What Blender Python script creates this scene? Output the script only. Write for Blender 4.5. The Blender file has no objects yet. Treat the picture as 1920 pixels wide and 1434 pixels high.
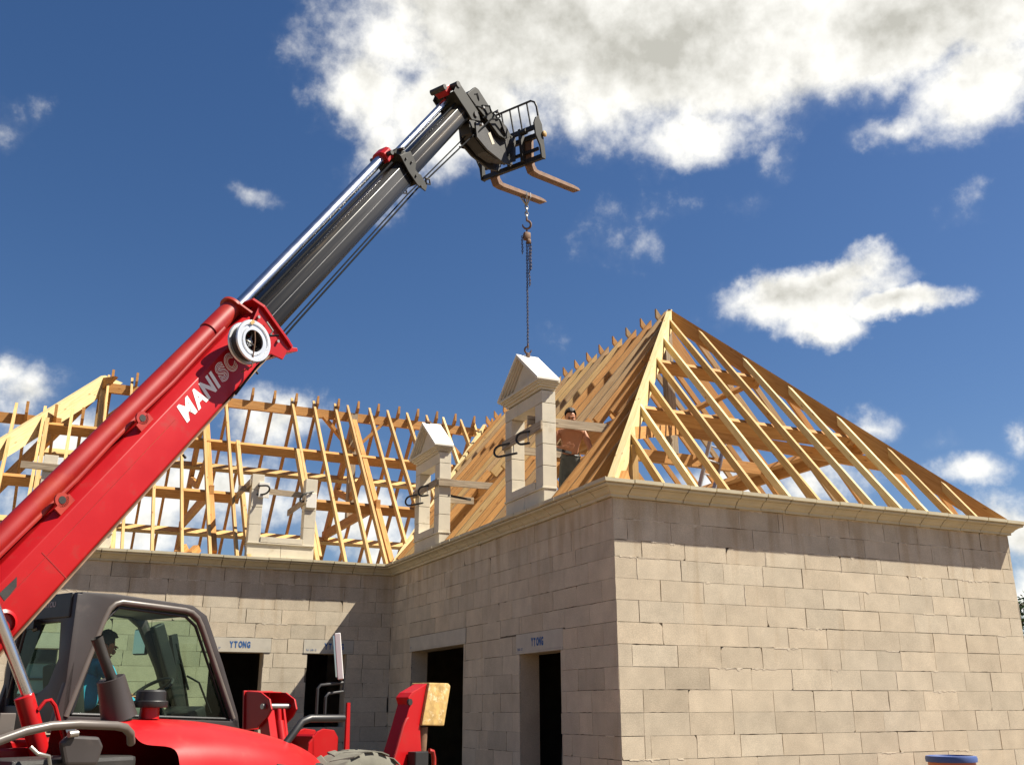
import bpy, bmesh, math, random
from mathutils import Vector, Matrix, noise as mnoise
R = math.radians
rnd = random.Random(7)
scene = bpy.context.scene
COL = scene.collection

# ------------------------------------------------------------------ camera, sky, sun
cam_d = bpy.data.cameras.new('camera')
cam_d.sensor_width = 36; cam_d.lens = 34.505; cam_d.clip_end = 3000; cam_d.clip_start = .05
cam = bpy.data.objects.new('camera', cam_d); COL.objects.link(cam)
cr, cu, cw = (.90319, -.42922, -.00377), (-.13197, -.28604, .94909), (.40844, .85671, .31499)
cam.matrix_world = Matrix(((cr[0], cu[0], -cw[0], -6.0788), (cr[1], cu[1], -cw[1], -9.9685), (cr[2], cu[2], -cw[2], -1.9014), (0, 0, 0, 1)))
scene.camera = cam
GZ = -3.45                      # ground level; z = 0 is the block course under the eaves shadow
SUN = Vector((.69, -.303, 1.0)).normalized()
scene.view_settings.view_transform = 'Standard'; scene.view_settings.look = 'None'
scene.view_settings.gamma = 1; scene.view_settings.use_curve_mapping = False
scene.cycles.caustics_reflective = False
scene.view_settings.exposure = 1.22

sun_d = bpy.data.lights.new('sun', 'SUN'); sun_d.energy = 5.0; sun_d.angle = R(.5); sun_d.color = (1, .93, .80)
sun = bpy.data.objects.new('sun', sun_d); COL.objects.link(sun)
sun.rotation_euler = SUN.to_track_quat('Z', 'Y').to_euler()

world = bpy.data.worlds.new('World'); scene.world = world; world.use_nodes = True
def build_world():
    nt = world.node_tree; N = nt.nodes; Lk = nt.links
    for n in list(N): N.remove(n)
    out = N.new('ShaderNodeOutputWorld'); bg = N.new('ShaderNodeBackground'); bg.inputs[1].default_value = .05
    Lk.new(bg.outputs[0], out.inputs[0])
    sky = N.new('ShaderNodeTexSky'); sky.sky_type = 'NISHITA'; sky.sun_disc = False
    sky.sun_elevation = math.asin(SUN.z); sky.sun_rotation = math.atan2(SUN.x, SUN.y)
    sky.altitude = 100; sky.air_density = 1.0; sky.dust_density = .6; sky.ozone_density = 3
    hs = N.new('ShaderNodeHueSaturation'); hs.inputs['Saturation'].default_value = 1.22; hs.inputs['Value'].default_value = .83
    tint = N.new('ShaderNodeMixRGB'); tint.blend_type = 'MULTIPLY'; tint.inputs[0].default_value = 1; tint.inputs[2].default_value = (1.0, .95, .99, 1)
    Lk.new(sky.outputs[0], tint.inputs[1]); Lk.new(tint.outputs[0], hs.inputs['Color'])
    tc = N.new('ShaderNodeTexCoord')
    def math_(op, a, b=None, c=None, clamp=False):
        n = N.new('ShaderNodeMath'); n.operation = op; n.use_clamp = clamp
        for i, v in enumerate((a, b, c)):
            if v is None: continue
            if isinstance(v, (int, float)): n.inputs[i].default_value = v
            else: Lk.new(v, n.inputs[i])
        return n.outputs[0]
    def vmath(op, a, b):
        n = N.new('ShaderNodeVectorMath'); n.operation = op
        for i, v in enumerate((a, b)):
            if isinstance(v, (tuple, Vector)): n.inputs[i].default_value = v
            else: Lk.new(v, n.inputs[i])
        return n
    def fbm(vec, scale, detail, rough, off=(0, 0, 0)):
        v = vmath('ADD', vec, off).outputs[0]
        n = N.new('ShaderNodeTexNoise'); n.inputs['Scale'].default_value = scale; n.inputs['Detail'].default_value = detail
        n.inputs['Roughness'].default_value = rough; Lk.new(v, n.inputs['Vector'])
        return n
    d = tc.outputs['Generated']
    w1 = fbm(d, 9, 6, .6); wv = vmath('SUBTRACT', w1.outputs['Color'], (.5, .5, .5)).outputs[0]
    wv = vmath('MULTIPLY', wv, (.09, .09, .075)).outputs[0]
    dw = vmath('ADD', d, wv).outputs[0]
    # each cloud bank: azimuth, elevation, half width, half height, weight
    clouds = [(25.6,38.6,.17,.095,1.6),(15.8,34.6,.051,.049,1),(17.4,31.2,.036,.051,.8),(22,33.9,.083,.06,1.5),(27.4,32.9,.037,.038,.8),(38,37,.205,.09,1.7),(37.9,32.4,.076,.035,1),(51.2,35.6,.151,.068,1.5),(54.6,31.2,.07,.045,1),(49.7,30.3,.06,.018,.6),(42.3,30.4,.017,.03,.5),(43.4,22.3,.088,.028,1.5),(45.6,23.2,.05,.02,1.3),(48.9,21.2,.058,.015,1.3),(44.3,20.6,.045,.018,1),(-2,16.3,.039,.029,.9),(-3.4,17.1,.026,.024,.9),(-4.9,29.4,.025,.023,.45),(-3.5,30.3,.013,.016,.3),(8.3,28.4,.02,.012,.2),(32.4,27,.045,.032,.22),(35.2,28.2,.037,.016,.2),(40.3,27.4,.016,.015,.28),(52.8,25.3,.018,.015,.25),(27.5,20.9,.022,.008,.1),(12.1,15.4,.057,.026,.8),(1,13.7,.068,.03,.8),(8.3,11.6,.094,.041,.9),(4.3,9.3,.112,.04,.9),(15.5,10.7,.089,.047,.9),(18,9,.063,.031,.8),(23.6,12.7,.043,.032,.5),(52.3,8.2,.047,.036,1.1),(50.5,11.6,.038,.019,.8),(53.4,13.4,.013,.019,.7),(46.2,14.7,.031,.019,.5),(38.2,11.4,.087,.042,.8),(42.1,12,.07,.036,.7),(52.9,5.8,.034,.042,.9),(49.6,13.5,.027,.012,.3)]
    acc = None
    for az, el, rx, ry, s in clouds:
        a, e = R(az), R(el)
        east = Vector((math.cos(a), -math.sin(a), 0)); cdir = Vector((math.sin(a)*math.cos(e), math.cos(a)*math.cos(e), math.sin(e)))
        up = east.cross(cdir); 
        x = vmath('DOT_PRODUCT', dw, tuple(east/rx)).outputs['Value']; y = vmath('DOT_PRODUCT', dw, tuple(up/ry)).outputs['Value']
        r2 = math_('MULTIPLY_ADD', x, x, math_('MULTIPLY', y, y))
        m = math_('MULTIPLY_ADD', math_('SQRT', r2), -s*.75, s)
        acc = m if acc is None else math_('MAXIMUM', acc, m)
    f1 = fbm(d, 14, 12, .60); f2 = fbm(d, 5, 4, .5, (3.1, 1.7, .4))
    dens = math_('ADD', acc, math_('MULTIPLY', math_('SUBTRACT', f1.outputs['Fac'], .5), 1.7))
    mr = N.new('ShaderNodeMapRange'); mr.interpolation_type = 'SMOOTHSTEP'
    mr.inputs['From Min'].default_value = .08; mr.inputs['From Max'].default_value = .80; Lk.new(dens, mr.inputs['Value'])
    veil = N.new('ShaderNodeMapRange'); veil.interpolation_type = 'SMOOTHSTEP'; veil.inputs['From Min'].default_value = .0; veil.inputs['From Max'].default_value = .8; veil.inputs['To Max'].default_value = .28
    Lk.new(math_('ADD', math_('MULTIPLY', acc, .9), math_('MULTIPLY', math_('SUBTRACT', f1.outputs['Fac'], .5), 1.1)), veil.inputs['Value'])
    alpha = math_('MAXIMUM', mr.outputs[0], veil.outputs[0])
    # density a step towards the sun: where it is thinner the cloud is lit, where it is thicker it is grey
    so = tuple(Vector((SUN.x, SUN.y, SUN.z))*.022)
    f3 = fbm(d, 14, 5, .58, so)
    rel = math_('SUBTRACT', f1.outputs['Fac'], f3.outputs['Fac'])
    thick = N.new('ShaderNodeMapRange'); thick.interpolation_type = 'SMOOTHSTEP'
    thick.inputs['From Min'].default_value = .3; thick.inputs['From Max'].default_value = 2.0
    Lk.new(math_('ADD', acc, math_('MULTIPLY', math_('SUBTRACT', f2.outputs['Fac'], .5), 1.6)), thick.inputs['Value'])
    shade = math_('MULTIPLY_ADD', rel, -2.2, thick.outputs[0], clamp=True)
    cmix = N.new('ShaderNodeMixRGB'); cmix.inputs[1].default_value = (9.8, 9.65, 9.1, 1); cmix.inputs[2].default_value = (5.0, 4.9, 4.4, 1)
    Lk.new(shade, cmix.inputs[0])
    mix = N.new('ShaderNodeMixRGB'); Lk.new(alpha, mix.inputs[0]); Lk.new(hs.outputs[0], mix.inputs[1]); Lk.new(cmix.outputs[0], mix.inputs[2])
    Lk.new(mix.outputs[0], bg.inputs[0])
build_world()

# ------------------------------------------------------------------ materials
def new_mat(name):
    m = bpy.data.materials.new(name); m.use_nodes = True
    nt = m.node_tree; return m, nt.nodes, nt.links, nt.nodes['Principled BSDF']
def pmat(name, col, rough=.6, metal=0, var=.12, scale=6, bump=.15, bscale=60, bdist=.004, coat=0, spec=.5, dirt=None, dscale=3, dthr=.55, stretch=None, turn=0):
    """procedural paint, stone or metal: mottled colour, optional dirt blotches, fine bump"""
    m, N, Lk, P = new_mat(name)
    tc = N.new('ShaderNodeTexCoord'); mp = N.new('ShaderNodeMapping'); Lk.new(tc.outputs['Object'], mp.inputs[0])
    if turn:
        vr = N.new('ShaderNodeVectorRotate'); vr.rotation_type = 'Y_AXIS'; vr.inputs['Angle'].default_value = turn; Lk.new(tc.outputs['Object'], vr.inputs[0]); Lk.new(vr.outputs[0], mp.inputs[0])
    if stretch: mp.inputs['Scale'].default_value = stretch
    n1 = N.new('ShaderNodeTexNoise'); n1.inputs['Scale'].default_value = scale; n1.inputs['Detail'].default_value = 6; Lk.new(mp.outputs[0], n1.inputs[0])
    cr_ = N.new('ShaderNodeMapRange'); cr_.inputs['From Min'].default_value = .3; cr_.inputs['From Max'].default_value = .7
    cr_.inputs['To Min'].default_value = 1-var; cr_.inputs['To Max'].default_value = 1+var; Lk.new(n1.outputs['Fac'], cr_.inputs['Value'])
    mul = N.new('ShaderNodeVectorMath'); mul.operation = 'SCALE'; mul.inputs[0].default_value = col; Lk.new(cr_.outputs[0], mul.inputs['Scale'])
    cur = mul.outputs[0]
    if dirt:
        n2 = N.new('ShaderNodeTexNoise'); n2.inputs['Scale'].default_value = dscale; n2.inputs['Detail'].default_value = 8; n2.inputs['Roughness'].default_value = .65
        Lk.new(mp.outputs[0], n2.inputs[0])
        mr = N.new('ShaderNodeMapRange'); mr.inputs['From Min'].default_value = dthr; mr.inputs['From Max'].default_value = dthr+.14; Lk.new(n2.outputs['Fac'], mr.inputs['Value'])
        mx = N.new('ShaderNodeMixRGB'); Lk.new(mr.outputs[0], mx.inputs[0]); Lk.new(cur, mx.inputs[1]); mx.inputs[2].default_value = (*dirt, 1); cur = mx.outputs[0]
    Lk.new(cur, P.inputs['Base Color'])
    rr = N.new('ShaderNodeMapRange'); rr.inputs['To Min'].default_value = max(0, rough-.08); rr.inputs['To Max'].default_value = min(1, rough+.1)
    Lk.new(n1.outputs['Fac'], rr.inputs['Value']); Lk.new(rr.outputs[0], P.inputs['Roughness'])
    P.inputs['Metallic'].default_value = metal; P.inputs['Coat Weight'].default_value = coat; P.inputs['Specular IOR Level'].default_value = spec
    if bump:
        n3 = N.new('ShaderNodeTexNoise'); n3.inputs['Scale'].default_value = bscale; n3.inputs['Detail'].default_value = 4; Lk.new(mp.outputs[0], n3.inputs[0])
        b = N.new('ShaderNodeBump'); b.inputs['Strength'].default_value = bump; b.inputs['Distance'].default_value = bdist
        Lk.new(n3.outputs['Fac'], b.inputs['Height']); Lk.new(b.outputs[0], P.inputs['Normal'])
    return m
def wood_mat(name, light, dark, knots=(.25, .10, .03)):
    """sawn softwood: grain runs along u of the UV map, each beam shifted by its own random v"""
    m, N, Lk, P = new_mat(name)
    uv = N.new('ShaderNodeUVMap'); uv.uv_map = 'grain'
    mp = N.new('ShaderNodeMapping'); mp.inputs['Scale'].default_value = (.9, 14, 1); Lk.new(uv.outputs[0], mp.inputs[0])
    n1 = N.new('ShaderNodeTexNoise'); n1.inputs['Scale'].default_value = 3; n1.inputs['Detail'].default_value = 7; n1.inputs['Distortion'].default_value = .6; Lk.new(mp.outputs[0], n1.inputs[0])
    rp = N.new('ShaderNodeValToRGB'); rp.color_ramp.elements[0].position = .33; rp.color_ramp.elements[1].position = .62
    rp.color_ramp.elements[0].color = (*dark, 1); rp.color_ramp.elements[1].color = (*light, 1); Lk.new(n1.outputs['Fac'], rp.inputs[0])
    # board to board variation
    mp2 = N.new('ShaderNodeMapping'); mp2.inputs['Scale'].default_value = (.12, .9, 1); Lk.new(uv.outputs[0], mp2.inputs[0])
    n2 = N.new('ShaderNodeTexNoise'); n2.inputs['Scale'].default_value = 1.3; Lk.new(mp2.outputs[0], n2.inputs[0])
    mr = N.new('ShaderNodeMapRange'); mr.inputs['From Min'].default_value = .3; mr.inputs['From Max'].default_value = .7; mr.inputs['To Min'].default_value = .78; mr.inputs['To Max'].default_value = 1.18
    Lk.new(n2.outputs['Fac'], mr.inputs['Value'])
    sc = N.new('ShaderNodeVectorMath'); sc.operation = 'SCALE'; Lk.new(rp.outputs[0], sc.inputs[0]); Lk.new(mr.outputs[0], sc.inputs['Scale'])
    # knots
    mp3 = N.new('ShaderNodeMapping'); mp3.inputs['Scale'].default_value = (2.2, 6, 1); Lk.new(uv.outputs[0], mp3.inputs[0])
    vo = N.new('ShaderNodeTexVoronoi'); vo.inputs['Scale'].default_value = 1.5; Lk.new(mp3.outputs[0], vo.inputs['Vector'])
    kr = N.new('ShaderNodeMapRange'); kr.inputs['From Min'].default_value = .07; kr.inputs['From Max'].default_value = .14; kr.inputs['To Min'].default_value = .8; kr.inputs['To Max'].default_value = 0
    Lk.new(vo.outputs['Distance'], kr.inputs['Value'])
    mx = N.new('ShaderNodeMixRGB'); Lk.new(kr.outputs[0], mx.inputs[0]); Lk.new(sc.outputs[0], mx.inputs[1]); mx.inputs[2].default_value = (*knots, 1)
    Lk.new(mx.outputs[0], P.inputs['Base Color']); P.inputs['Roughness'].default_value = .75; P.inputs['Specular IOR Level'].default_value = .25
    b = N.new('ShaderNodeBump'); b.inputs['Strength'].default_value = .25; b.inputs['Distance'].default_value = .004; Lk.new(n1.outputs['Fac'], b.inputs['Height']); Lk.new(b.outputs[0], P.inputs['Normal'])
    return m
def block_mat(name, base, stain_top=True):
    """aerated concrete: per block tint from a colour attribute, pores, damp streaks below the eaves"""
    m, N, Lk, P = new_mat(name)
    at = N.new('ShaderNodeAttribute'); at.attribute_name = 'tint'
    geo = N.new('ShaderNodeNewGeometry')
    n1 = N.new('ShaderNodeTexNoise'); n1.inputs['Scale'].default_value = 3.2; n1.inputs['Detail'].default_value = 8; n1.inputs['Roughness'].default_value = .6; Lk.new(geo.outputs['Position'], n1.inputs[0])
    n2 = N.new('ShaderNodeTexNoise'); n2.inputs['Scale'].default_value = 90; n2.inputs['Detail'].default_value = 3; Lk.new(geo.outputs['Position'], n2.inputs[0])
    a = N.new('ShaderNodeMapRange'); a.inputs['From Min'].default_value = .3; a.inputs['From Max'].default_value = .7; a.inputs['To Min'].default_value = .86; a.inputs['To Max'].default_value = 1.1; Lk.new(n1.outputs['Fac'], a.inputs['Value'])
    b = N.new('ShaderNodeMapRange'); b.inputs['From Min'].default_value = .3; b.inputs['From Max'].default_value = .7; b.inputs['To Min'].default_value = .84; b.inputs['To Max'].default_value = 1.1; Lk.new(n2.outputs['Fac'], b.inputs['Value'])
    mu = N.new('ShaderNodeMath'); mu.operation = 'MULTIPLY'; Lk.new(a.outputs[0], mu.inputs[0]); Lk.new(b.outputs[0], mu.inputs[1])
    col = N.new('ShaderNodeMixRGB'); col.blend_type = 'MULTIPLY'; col.inputs[0].default_value = 1; col.inputs[1].default_value = (*base, 1); Lk.new(at.outputs['Color'], col.inputs[2])
    sc = N.new('ShaderNodeVectorMath'); sc.operation = 'SCALE'; Lk.new(col.outputs[0], sc.inputs[0]); Lk.new(mu.outputs[0], sc.inputs['Scale'])
    cur = sc.outputs[0]
    # damp streaks: narrow in plan, long in height, strongest just under the cornice, fading 1 m down
    mp = N.new('ShaderNodeMapping'); mp.inputs['Scale'].default_value = (3.2, 3.2, .35); Lk.new(geo.outputs['Position'], mp.inputs[0])
    n3 = N.new('ShaderNodeTexNoise'); n3.inputs['Scale'].default_value = 1.5; n3.inputs['Detail'].default_value = 5; Lk.new(mp.outputs[0], n3.inputs[0])
    sx = N.new('ShaderNodeSeparateXYZ'); Lk.new(geo.outputs['Position'], sx.inputs[0])
    h = N.new('ShaderNodeMapRange'); h.inputs['From Min'].default_value = -.5; h.inputs['From Max'].default_value = .5; h.inputs['To Min'].default_value = -.12; h.inputs['To Max'].default_value = .1; Lk.new(sx.outputs['Z'], h.inputs['Value'])
    s = N.new('ShaderNodeMath'); s.operation = 'ADD'; Lk.new(n3.outputs['Fac'], s.inputs[0]); Lk.new(h.outputs[0], s.inputs[1])
    k = N.new('ShaderNodeMapRange'); k.inputs['From Min'].default_value = .5; k.inputs['From Max'].default_value = .68; k.inputs['To Max'].default_value = .42; Lk.new(s.outputs[0], k.inputs['Value'])
    mx = N.new('ShaderNodeMixRGB'); mx.blend_type = 'MULTIPLY'; Lk.new(k.outputs[0], mx.inputs[0]); Lk.new(cur, mx.inputs[1]); mx.inputs[2].default_value = (.62, .50, .36, 1)
    Lk.new(mx.outputs[0], P.inputs['Base Color']); P.inputs['Roughness'].default_value = .92; P.inputs['Specular IOR Level'].default_value = .15
    bp = N.new('ShaderNodeBump'); bp.inputs['Strength'].default_value = .35; bp.inputs['Distance'].default_value = .004; Lk.new(n2.outputs['Fac'], bp.inputs['Height']); Lk.new(bp.outputs[0], P.inputs['Normal'])
    return m
def glass_mat(name, tint, refl=.06):
    m, N, Lk, P = new_mat(name); N.remove(P)
    out = [n for n in N if n.type == 'OUTPUT_MATERIAL'][0]
    t = N.new('ShaderNodeBsdfTransparent'); t.inputs[0].default_value = (*tint, 1)
    g = N.new('ShaderNodeBsdfGlossy'); g.inputs['Roughness'].default_value = .03; g.inputs[0].default_value = (.8, .9, .85, 1)
    lw = N.new('ShaderNodeLayerWeight'); lw.inputs[0].default_value = .5
    f = N.new('ShaderNodeMath'); f.operation = 'POWER'; Lk.new(lw.outputs['Facing'], f.inputs[0]); f.inputs[1].default_value = 4
    f2_ = N.new('ShaderNodeMath'); f2_.operation = 'MULTIPLY_ADD'; Lk.new(f.outputs[0], f2_.inputs[0]); f2_.inputs[1].default_value = .35; f2_.inputs[2].default_value = .02; f = f2_
    mx = N.new('ShaderNodeMixShader'); Lk.new(f.outputs[0], mx.inputs[0]); Lk.new(t.outputs[0], mx.inputs[1]); Lk.new(g.outputs[0], mx.inputs[2]); Lk.new(mx.outputs[0], out.inputs[0])
    return m

M = {}
M['pine'] = wood_mat('pine_timber', (.50, .335, .145), (.40, .245, .09))
M['pale'] = wood_mat('pale_pine_timber', (.66, .54, .29), (.58, .44, .20))
M['orange'] = wood_mat('orange_pine_timber', (.50, .26, .085), (.38, .175, .048))
M['aged'] = wood_mat('aged_pine_timber', (.40, .27, .14), (.30, .18, .08))
M['oldwood'] = wood_mat('weathered_board', (.42, .34, .24), (.24, .18, .12), (.1, .07, .05))
M['block'] = block_mat('aerated_concrete_block', (.58, .50, .38))
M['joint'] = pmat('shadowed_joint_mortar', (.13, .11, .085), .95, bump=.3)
M['mortar'] = pmat('mortar_smear', (.60, .52, .40), .95, bump=.4, bscale=80)
M['lintel'] = pmat('lintel_concrete', (.50, .46, .38), .9, var=.1, scale=4, bump=.2, dirt=(.38, .35, .30), dthr=.6)
M['cornice'] = pmat('cast_stone_cornice', (.56, .50, .35), .85, var=.08, scale=5, bump=.25, bscale=120, dirt=(.45, .40, .28), dscale=2.5, dthr=.62)
M['stone'] = pmat('cast_stone_cream', (.62, .56, .44), .85, var=.07, scale=5, bump=.35, bscale=110, dirt=(.50, .43, .31), dscale=4, dthr=.58)
M['white_stone'] = pmat('white_cast_stone', (.78, .75, .68), .8, var=.04, bump=.15, bscale=120)
M['concrete'] = pmat('slab_concrete', (.30, .28, .25), .9, var=.15)
M['dark_room'] = pmat('unlit_interior_dark', (.045, .04, .035), .95, var=.2)
M['ground'] = pmat('sandy_site_ground', (.17, .125, .08), .95, var=.25, scale=1.5, bump=.6, bscale=18, bdist=.03, dirt=(.11, .08, .05), dscale=.6)
M['red'] = pmat('red_paint', (.36, .004, .006), .38, var=.07, scale=2.5, bump=.04, bscale=30, coat=.05, spec=.35, dirt=(.31, .018, .015), dscale=5, dthr=.56)
M['red_faded'] = pmat('faded_red_paint', (.29, .009, .007), .42, var=.12, scale=3, bump=.04, dirt=(.34, .03, .012), dscale=1.6, dthr=.5, coat=.1)
M['boom_steel'] = pmat('greased_black_boom_steel', (.012, .011, .010), .34, spec=.4, var=.45, scale=2.5, bump=.06, bscale=30, dirt=(.10, .075, .045), dscale=1.6, dthr=.545, stretch=(.22, 2.2, 6.5), turn=R(52.9))
M['hose'] = pmat('rubber_hose', (.008, .009, .011), .7, var=.05, bump=0, spec=.05)
M['chrome'] = pmat('chromed_rod', (.62, .64, .68), .24, metal=1, var=.04, bump=0)
M['steel'] = pmat('dull_steel', (.34, .33, .31), .4, metal=.8, var=.15, bump=.08)
M['grey'] = pmat('warm_grey_cab_paint', (.034, .028, .027), .45, var=.08, scale=4, bump=.05, dirt=(.055, .044, .04), dscale=5, dthr=.6)
M['grey_tube'] = pmat('grey_tube_paint', (.095, .08, .07), .38, var=.1, bump=.05)
M['head_grey'] = pmat('dark_grey_head_paint', (.024, .024, .021), .6, spec=.25, var=.2, bump=.1, dirt=(.055, .05, .04), dscale=6, dthr=.6)
M['black'] = pmat('black_plastic', (.012, .012, .013), .45, var=.1, bump=.1)
M['soot'] = pmat('black_steel', (.02, .018, .016), .5, var=.3, bump=.2)
M['rust'] = pmat('rusty_steel', (.17, .095, .055), .7, metal=.2, var=.3, scale=9, bump=.3, dirt=(.09, .05, .035), dscale=8, dthr=.55)
M['chain'] = pmat('dark_rusty_chain', (.07, .045, .035), .55, metal=.5, var=.35, scale=20, bump=.1)
M['rubber'] = pmat('dusty_tyre_rubber', (.13, .125, .10), .9, var=.2, scale=7, bump=.4, bscale=45, dirt=(.20, .19, .15), dscale=4)
M['alu'] = pmat('aluminium', (.55, .56, .58), .35, metal=.9, var=.06, bump=.02)
M['reel'] = pmat('galvanised_reel', (.62, .64, .66), .35, metal=.6, var=.08, bump=.04)
M['glass'] = glass_mat('green_tinted_glass', (.66, .79, .69))
M['white_letter_lit_edge'] = pmat('white_vinyl_and_lit_edge', (.82, .80, .78), .5, var=.03, bump=0)
M['grey_letter'] = pmat('grey_vinyl_letter', (.42, .42, .42), .5, var=.03, bump=0)
M['blue_ink'] = pmat('blue_stencil_ink', (.03, .11, .30), .9, var=.35, scale=30, bump=0)
M['flange_rust'] = pmat('worn_brown_edge', (.20, .125, .075), .7, var=.3, scale=12, bump=0)
M['yellow'] = pmat('ochre_wear_plate', (.42, .27, .09), .75, var=.3, scale=14, bump=.3, dirt=(.62, .50, .30), dscale=16, dthr=.55)
M['skin'] = pmat('tanned_skin', (.38, .16, .08), .55, var=.08, bump=.05)
M['hair'] = pmat('dark_hair', (.02, .013, .01), .7, var=.3, bump=.5, bscale=90)
M['trousers'] = pmat('grey_green_work_cloth', (.085, .09, .08), .9, var=.2, scale=12, bump=.4, bscale=25)
M['blue_shirt'] = pmat('blue_shirt_cloth', (.03, .34, .58), .85, var=.15, scale=9, bump=.4, bscale=20)
M['seat'] = pmat('black_seat_fabric', (.015, .015, .016), .8, bump=.3)
M['barrel'] = pmat('orange_plastic_drum', (.62, .17, .04), .5, var=.06, bump=.05)
M['blue_lid'] = pmat('blue_plastic_lid', (.05, .09, .26), .5, var=.06, bump=.05)
M['bark'] = pmat('grey_brown_bark', (.10, .07, .05), .95, var=.3, bump=.8, bscale=25)
M['leaf'] = pmat('dark_green_leaf', (.035, .075, .02), .7, var=.45, scale=2.5, bump=0)
M['mirror'] = pmat('mirror_glass', (.7, .72, .72), .06, metal=1, var=.01, bump=0)
M['panel_blue'] = pmat('pale_blue_shutter', (.20, .32, .38), .7, var=.1, bump=.05)

# ------------------------------------------------------------------ mesh helpers
class MB:
    def __init__(s): s.v = []; s.f = []; s.uv = []; s.mi = []; s.tint = []
    def add(s, vs, fs, uvs=None, mi=0, tint=(1, 1, 1)):
        o = len(s.v); s.v += [tuple(p) for p in vs]
        for k, f in enumerate(fs):
            s.f.append(tuple(i+o for i in f)); s.uv.append(uvs[k] if uvs else [(0, 0)]*len(f)); s.mi.append(mi); s.tint.append(tint)
    def box(s, c, size, rot=None, mi=0, tint=(1, 1, 1)):
        c = Vector(c); h = Vector(size)*.5
        vs = [Vector((x*h.x, y*h.y, z*h.z)) for x in (-1, 1) for y in (-1, 1) for z in (-1, 1)]
        if rot: vs = [rot @ v for v in vs]
        s.add([c+v for v in vs], [(0, 1, 3, 2), (4, 6, 7, 5), (0, 4, 5, 1), (2, 3, 7, 6), (0, 2, 6, 4), (1, 5, 7, 3)], mi=mi, tint=tint)
    def beam(s, a, b, w, h, up=(0, 0, 1), align=0, mi=0, plumb=None):
        """rectangular timber a->b; w across, h along 'up'; align 1: the line a-b is the centre of its top face. plumb=(cut normal a, cut normal b) for bevelled ends"""
        a, b, up = Vector(a), Vector(b), Vector(up); d = (b-a).normalized(); L = (b-a).length
        side = d.cross(up).normalized(); u = side.cross(d).normalized()
        off = -u*h*.5*align; r0 = rnd.uniform(0, 40); r1 = rnd.uniform(0, 40)
        cor = [side*x*w*.5+u*y*h*.5+off for x, y in ((-1, -1), (1, -1), (1, 1), (-1, 1))]
        ends = []
        for k, P in enumerate((a, b)):
            n = Vector(plumb[k]) if plumb and plumb[k] else d
            ends.append([P+q-d*((q.dot(n))/d.dot(n)) for q in cor])
        vs = ends[0]+ends[1]
        per = [0, w, w+h, 2*w+h, 2*w+2*h]; fs, uvs = [], []
        for k in range(4):
            j = (k+1) % 4; fs.append((k, j, j+4, k+4)); uvs.append([(r0, r1+per[k]), (r0, r1+per[k+1]), (r0+L, r1+per[k+1]), (r0+L, r1+per[k])])
        fs += [(3, 2, 1, 0), (4, 5, 6, 7)]; q = [(r0, r1), (r0+.02, r1), (r0+.02, r1+.3), (r0, r1+.3)]; uvs += [q, q]
        s.add(vs, fs, uvs, mi)
    def prism(s, pts, vec, mi=0, tint=(1, 1, 1)):
        pts = [Vector(p) for p in pts]; vec = Vector(vec); n = len(pts)
        s.add(pts+[p+vec for p in pts], [tuple(range(n)), tuple(range(2*n-1, n-1, -1))]+[(i, (i+1) % n, (i+1) % n+n, i+n) for i in range(n)], mi=mi, tint=tint)
    def ring(s, outer, inner, vec, mi=0):
        """plate with one hole: two loops of equal length, thickened by vec"""
        n = len(outer); vec = Vector(vec); o = [Vector(p) for p in outer]; i_ = [Vector(p) for p in inner]
        vs = o+i_+[p+vec for p in o]+[p+vec for p in i_]; fs = []
        for k in range(n):
            j = (k+1) % n
            fs += [(k, j, n+j, n+k), (2*n+k, 3*n+k, 3*n+j, 2*n+j), (k, 2*n+k, 2*n+j, j), (n+k, n+j, 3*n+j, 3*n+k)]
        s.add(vs, fs, mi=mi)
    def tube(s, path, r, n=10, mi=0, closed=False, caps=True):
        path = [Vector(p) for p in path]; m = len(path); rr = r if isinstance(r, (list, tuple)) else [r]*m; rings = []; prev = None
        for i, P in enumerate(path):
            if closed: d = path[(i+1) % m]-path[i-1]
            else: d = path[min(i+1, m-1)]-path[max(i-1, 0)]
            d.normalize()
            if prev is None: a = d.orthogonal().normalized()
            else: a = (prev-d*prev.dot(d)).normalized()
            prev = a; b = d.cross(a)
            rings.append([P+(a*math.cos(t)+b*math.sin(t))*rr[i] for t in [2*math.pi*k/n for k in range(n)]])
        vs = [v for q in rings for v in q]; fs = []
        for i in range(m if closed else m-1):
            j = (i+1) % m
            for k in range(n): l = (k+1) % n; fs.append((i*n+k, i*n+l, j*n+l, j*n+k))
        if caps and not closed: fs += [tuple(range(n-1, -1, -1)), tuple(range((m-1)*n, m*n))]
        s.add(vs, fs, mi=mi)
    def lathe(s, prof, origin, axis, n=32, mi=0, close=True):
        """profile [(radius, height)] turned round axis"""
        o = Vector(origin); ax = Vector(axis).normalized(); a = ax.orthogonal().normalized(); b = ax.cross(a); vs, fs = [], []
        for r_, h in prof:
            for k in range(n):
                t = 2*math.pi*k/n; vs.append(o+ax*h+(a*math.cos(t)+b*math.sin(t))*r_)
        m = len(prof)
        for i in range(m-1):
            for k in range(n): l = (k+1) % n; fs.append((i*n+k, i*n+l, (i+1)*n+l, (i+1)*n+k))
        if close:
            if prof[0][0] > 1e-5: fs.append(tuple(range(n-1, -1, -1)))
            if prof[-1][0] > 1e-5: fs.append(tuple(range((m-1)*n, m*n)))
        s.add(vs, fs, mi=mi)
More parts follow.
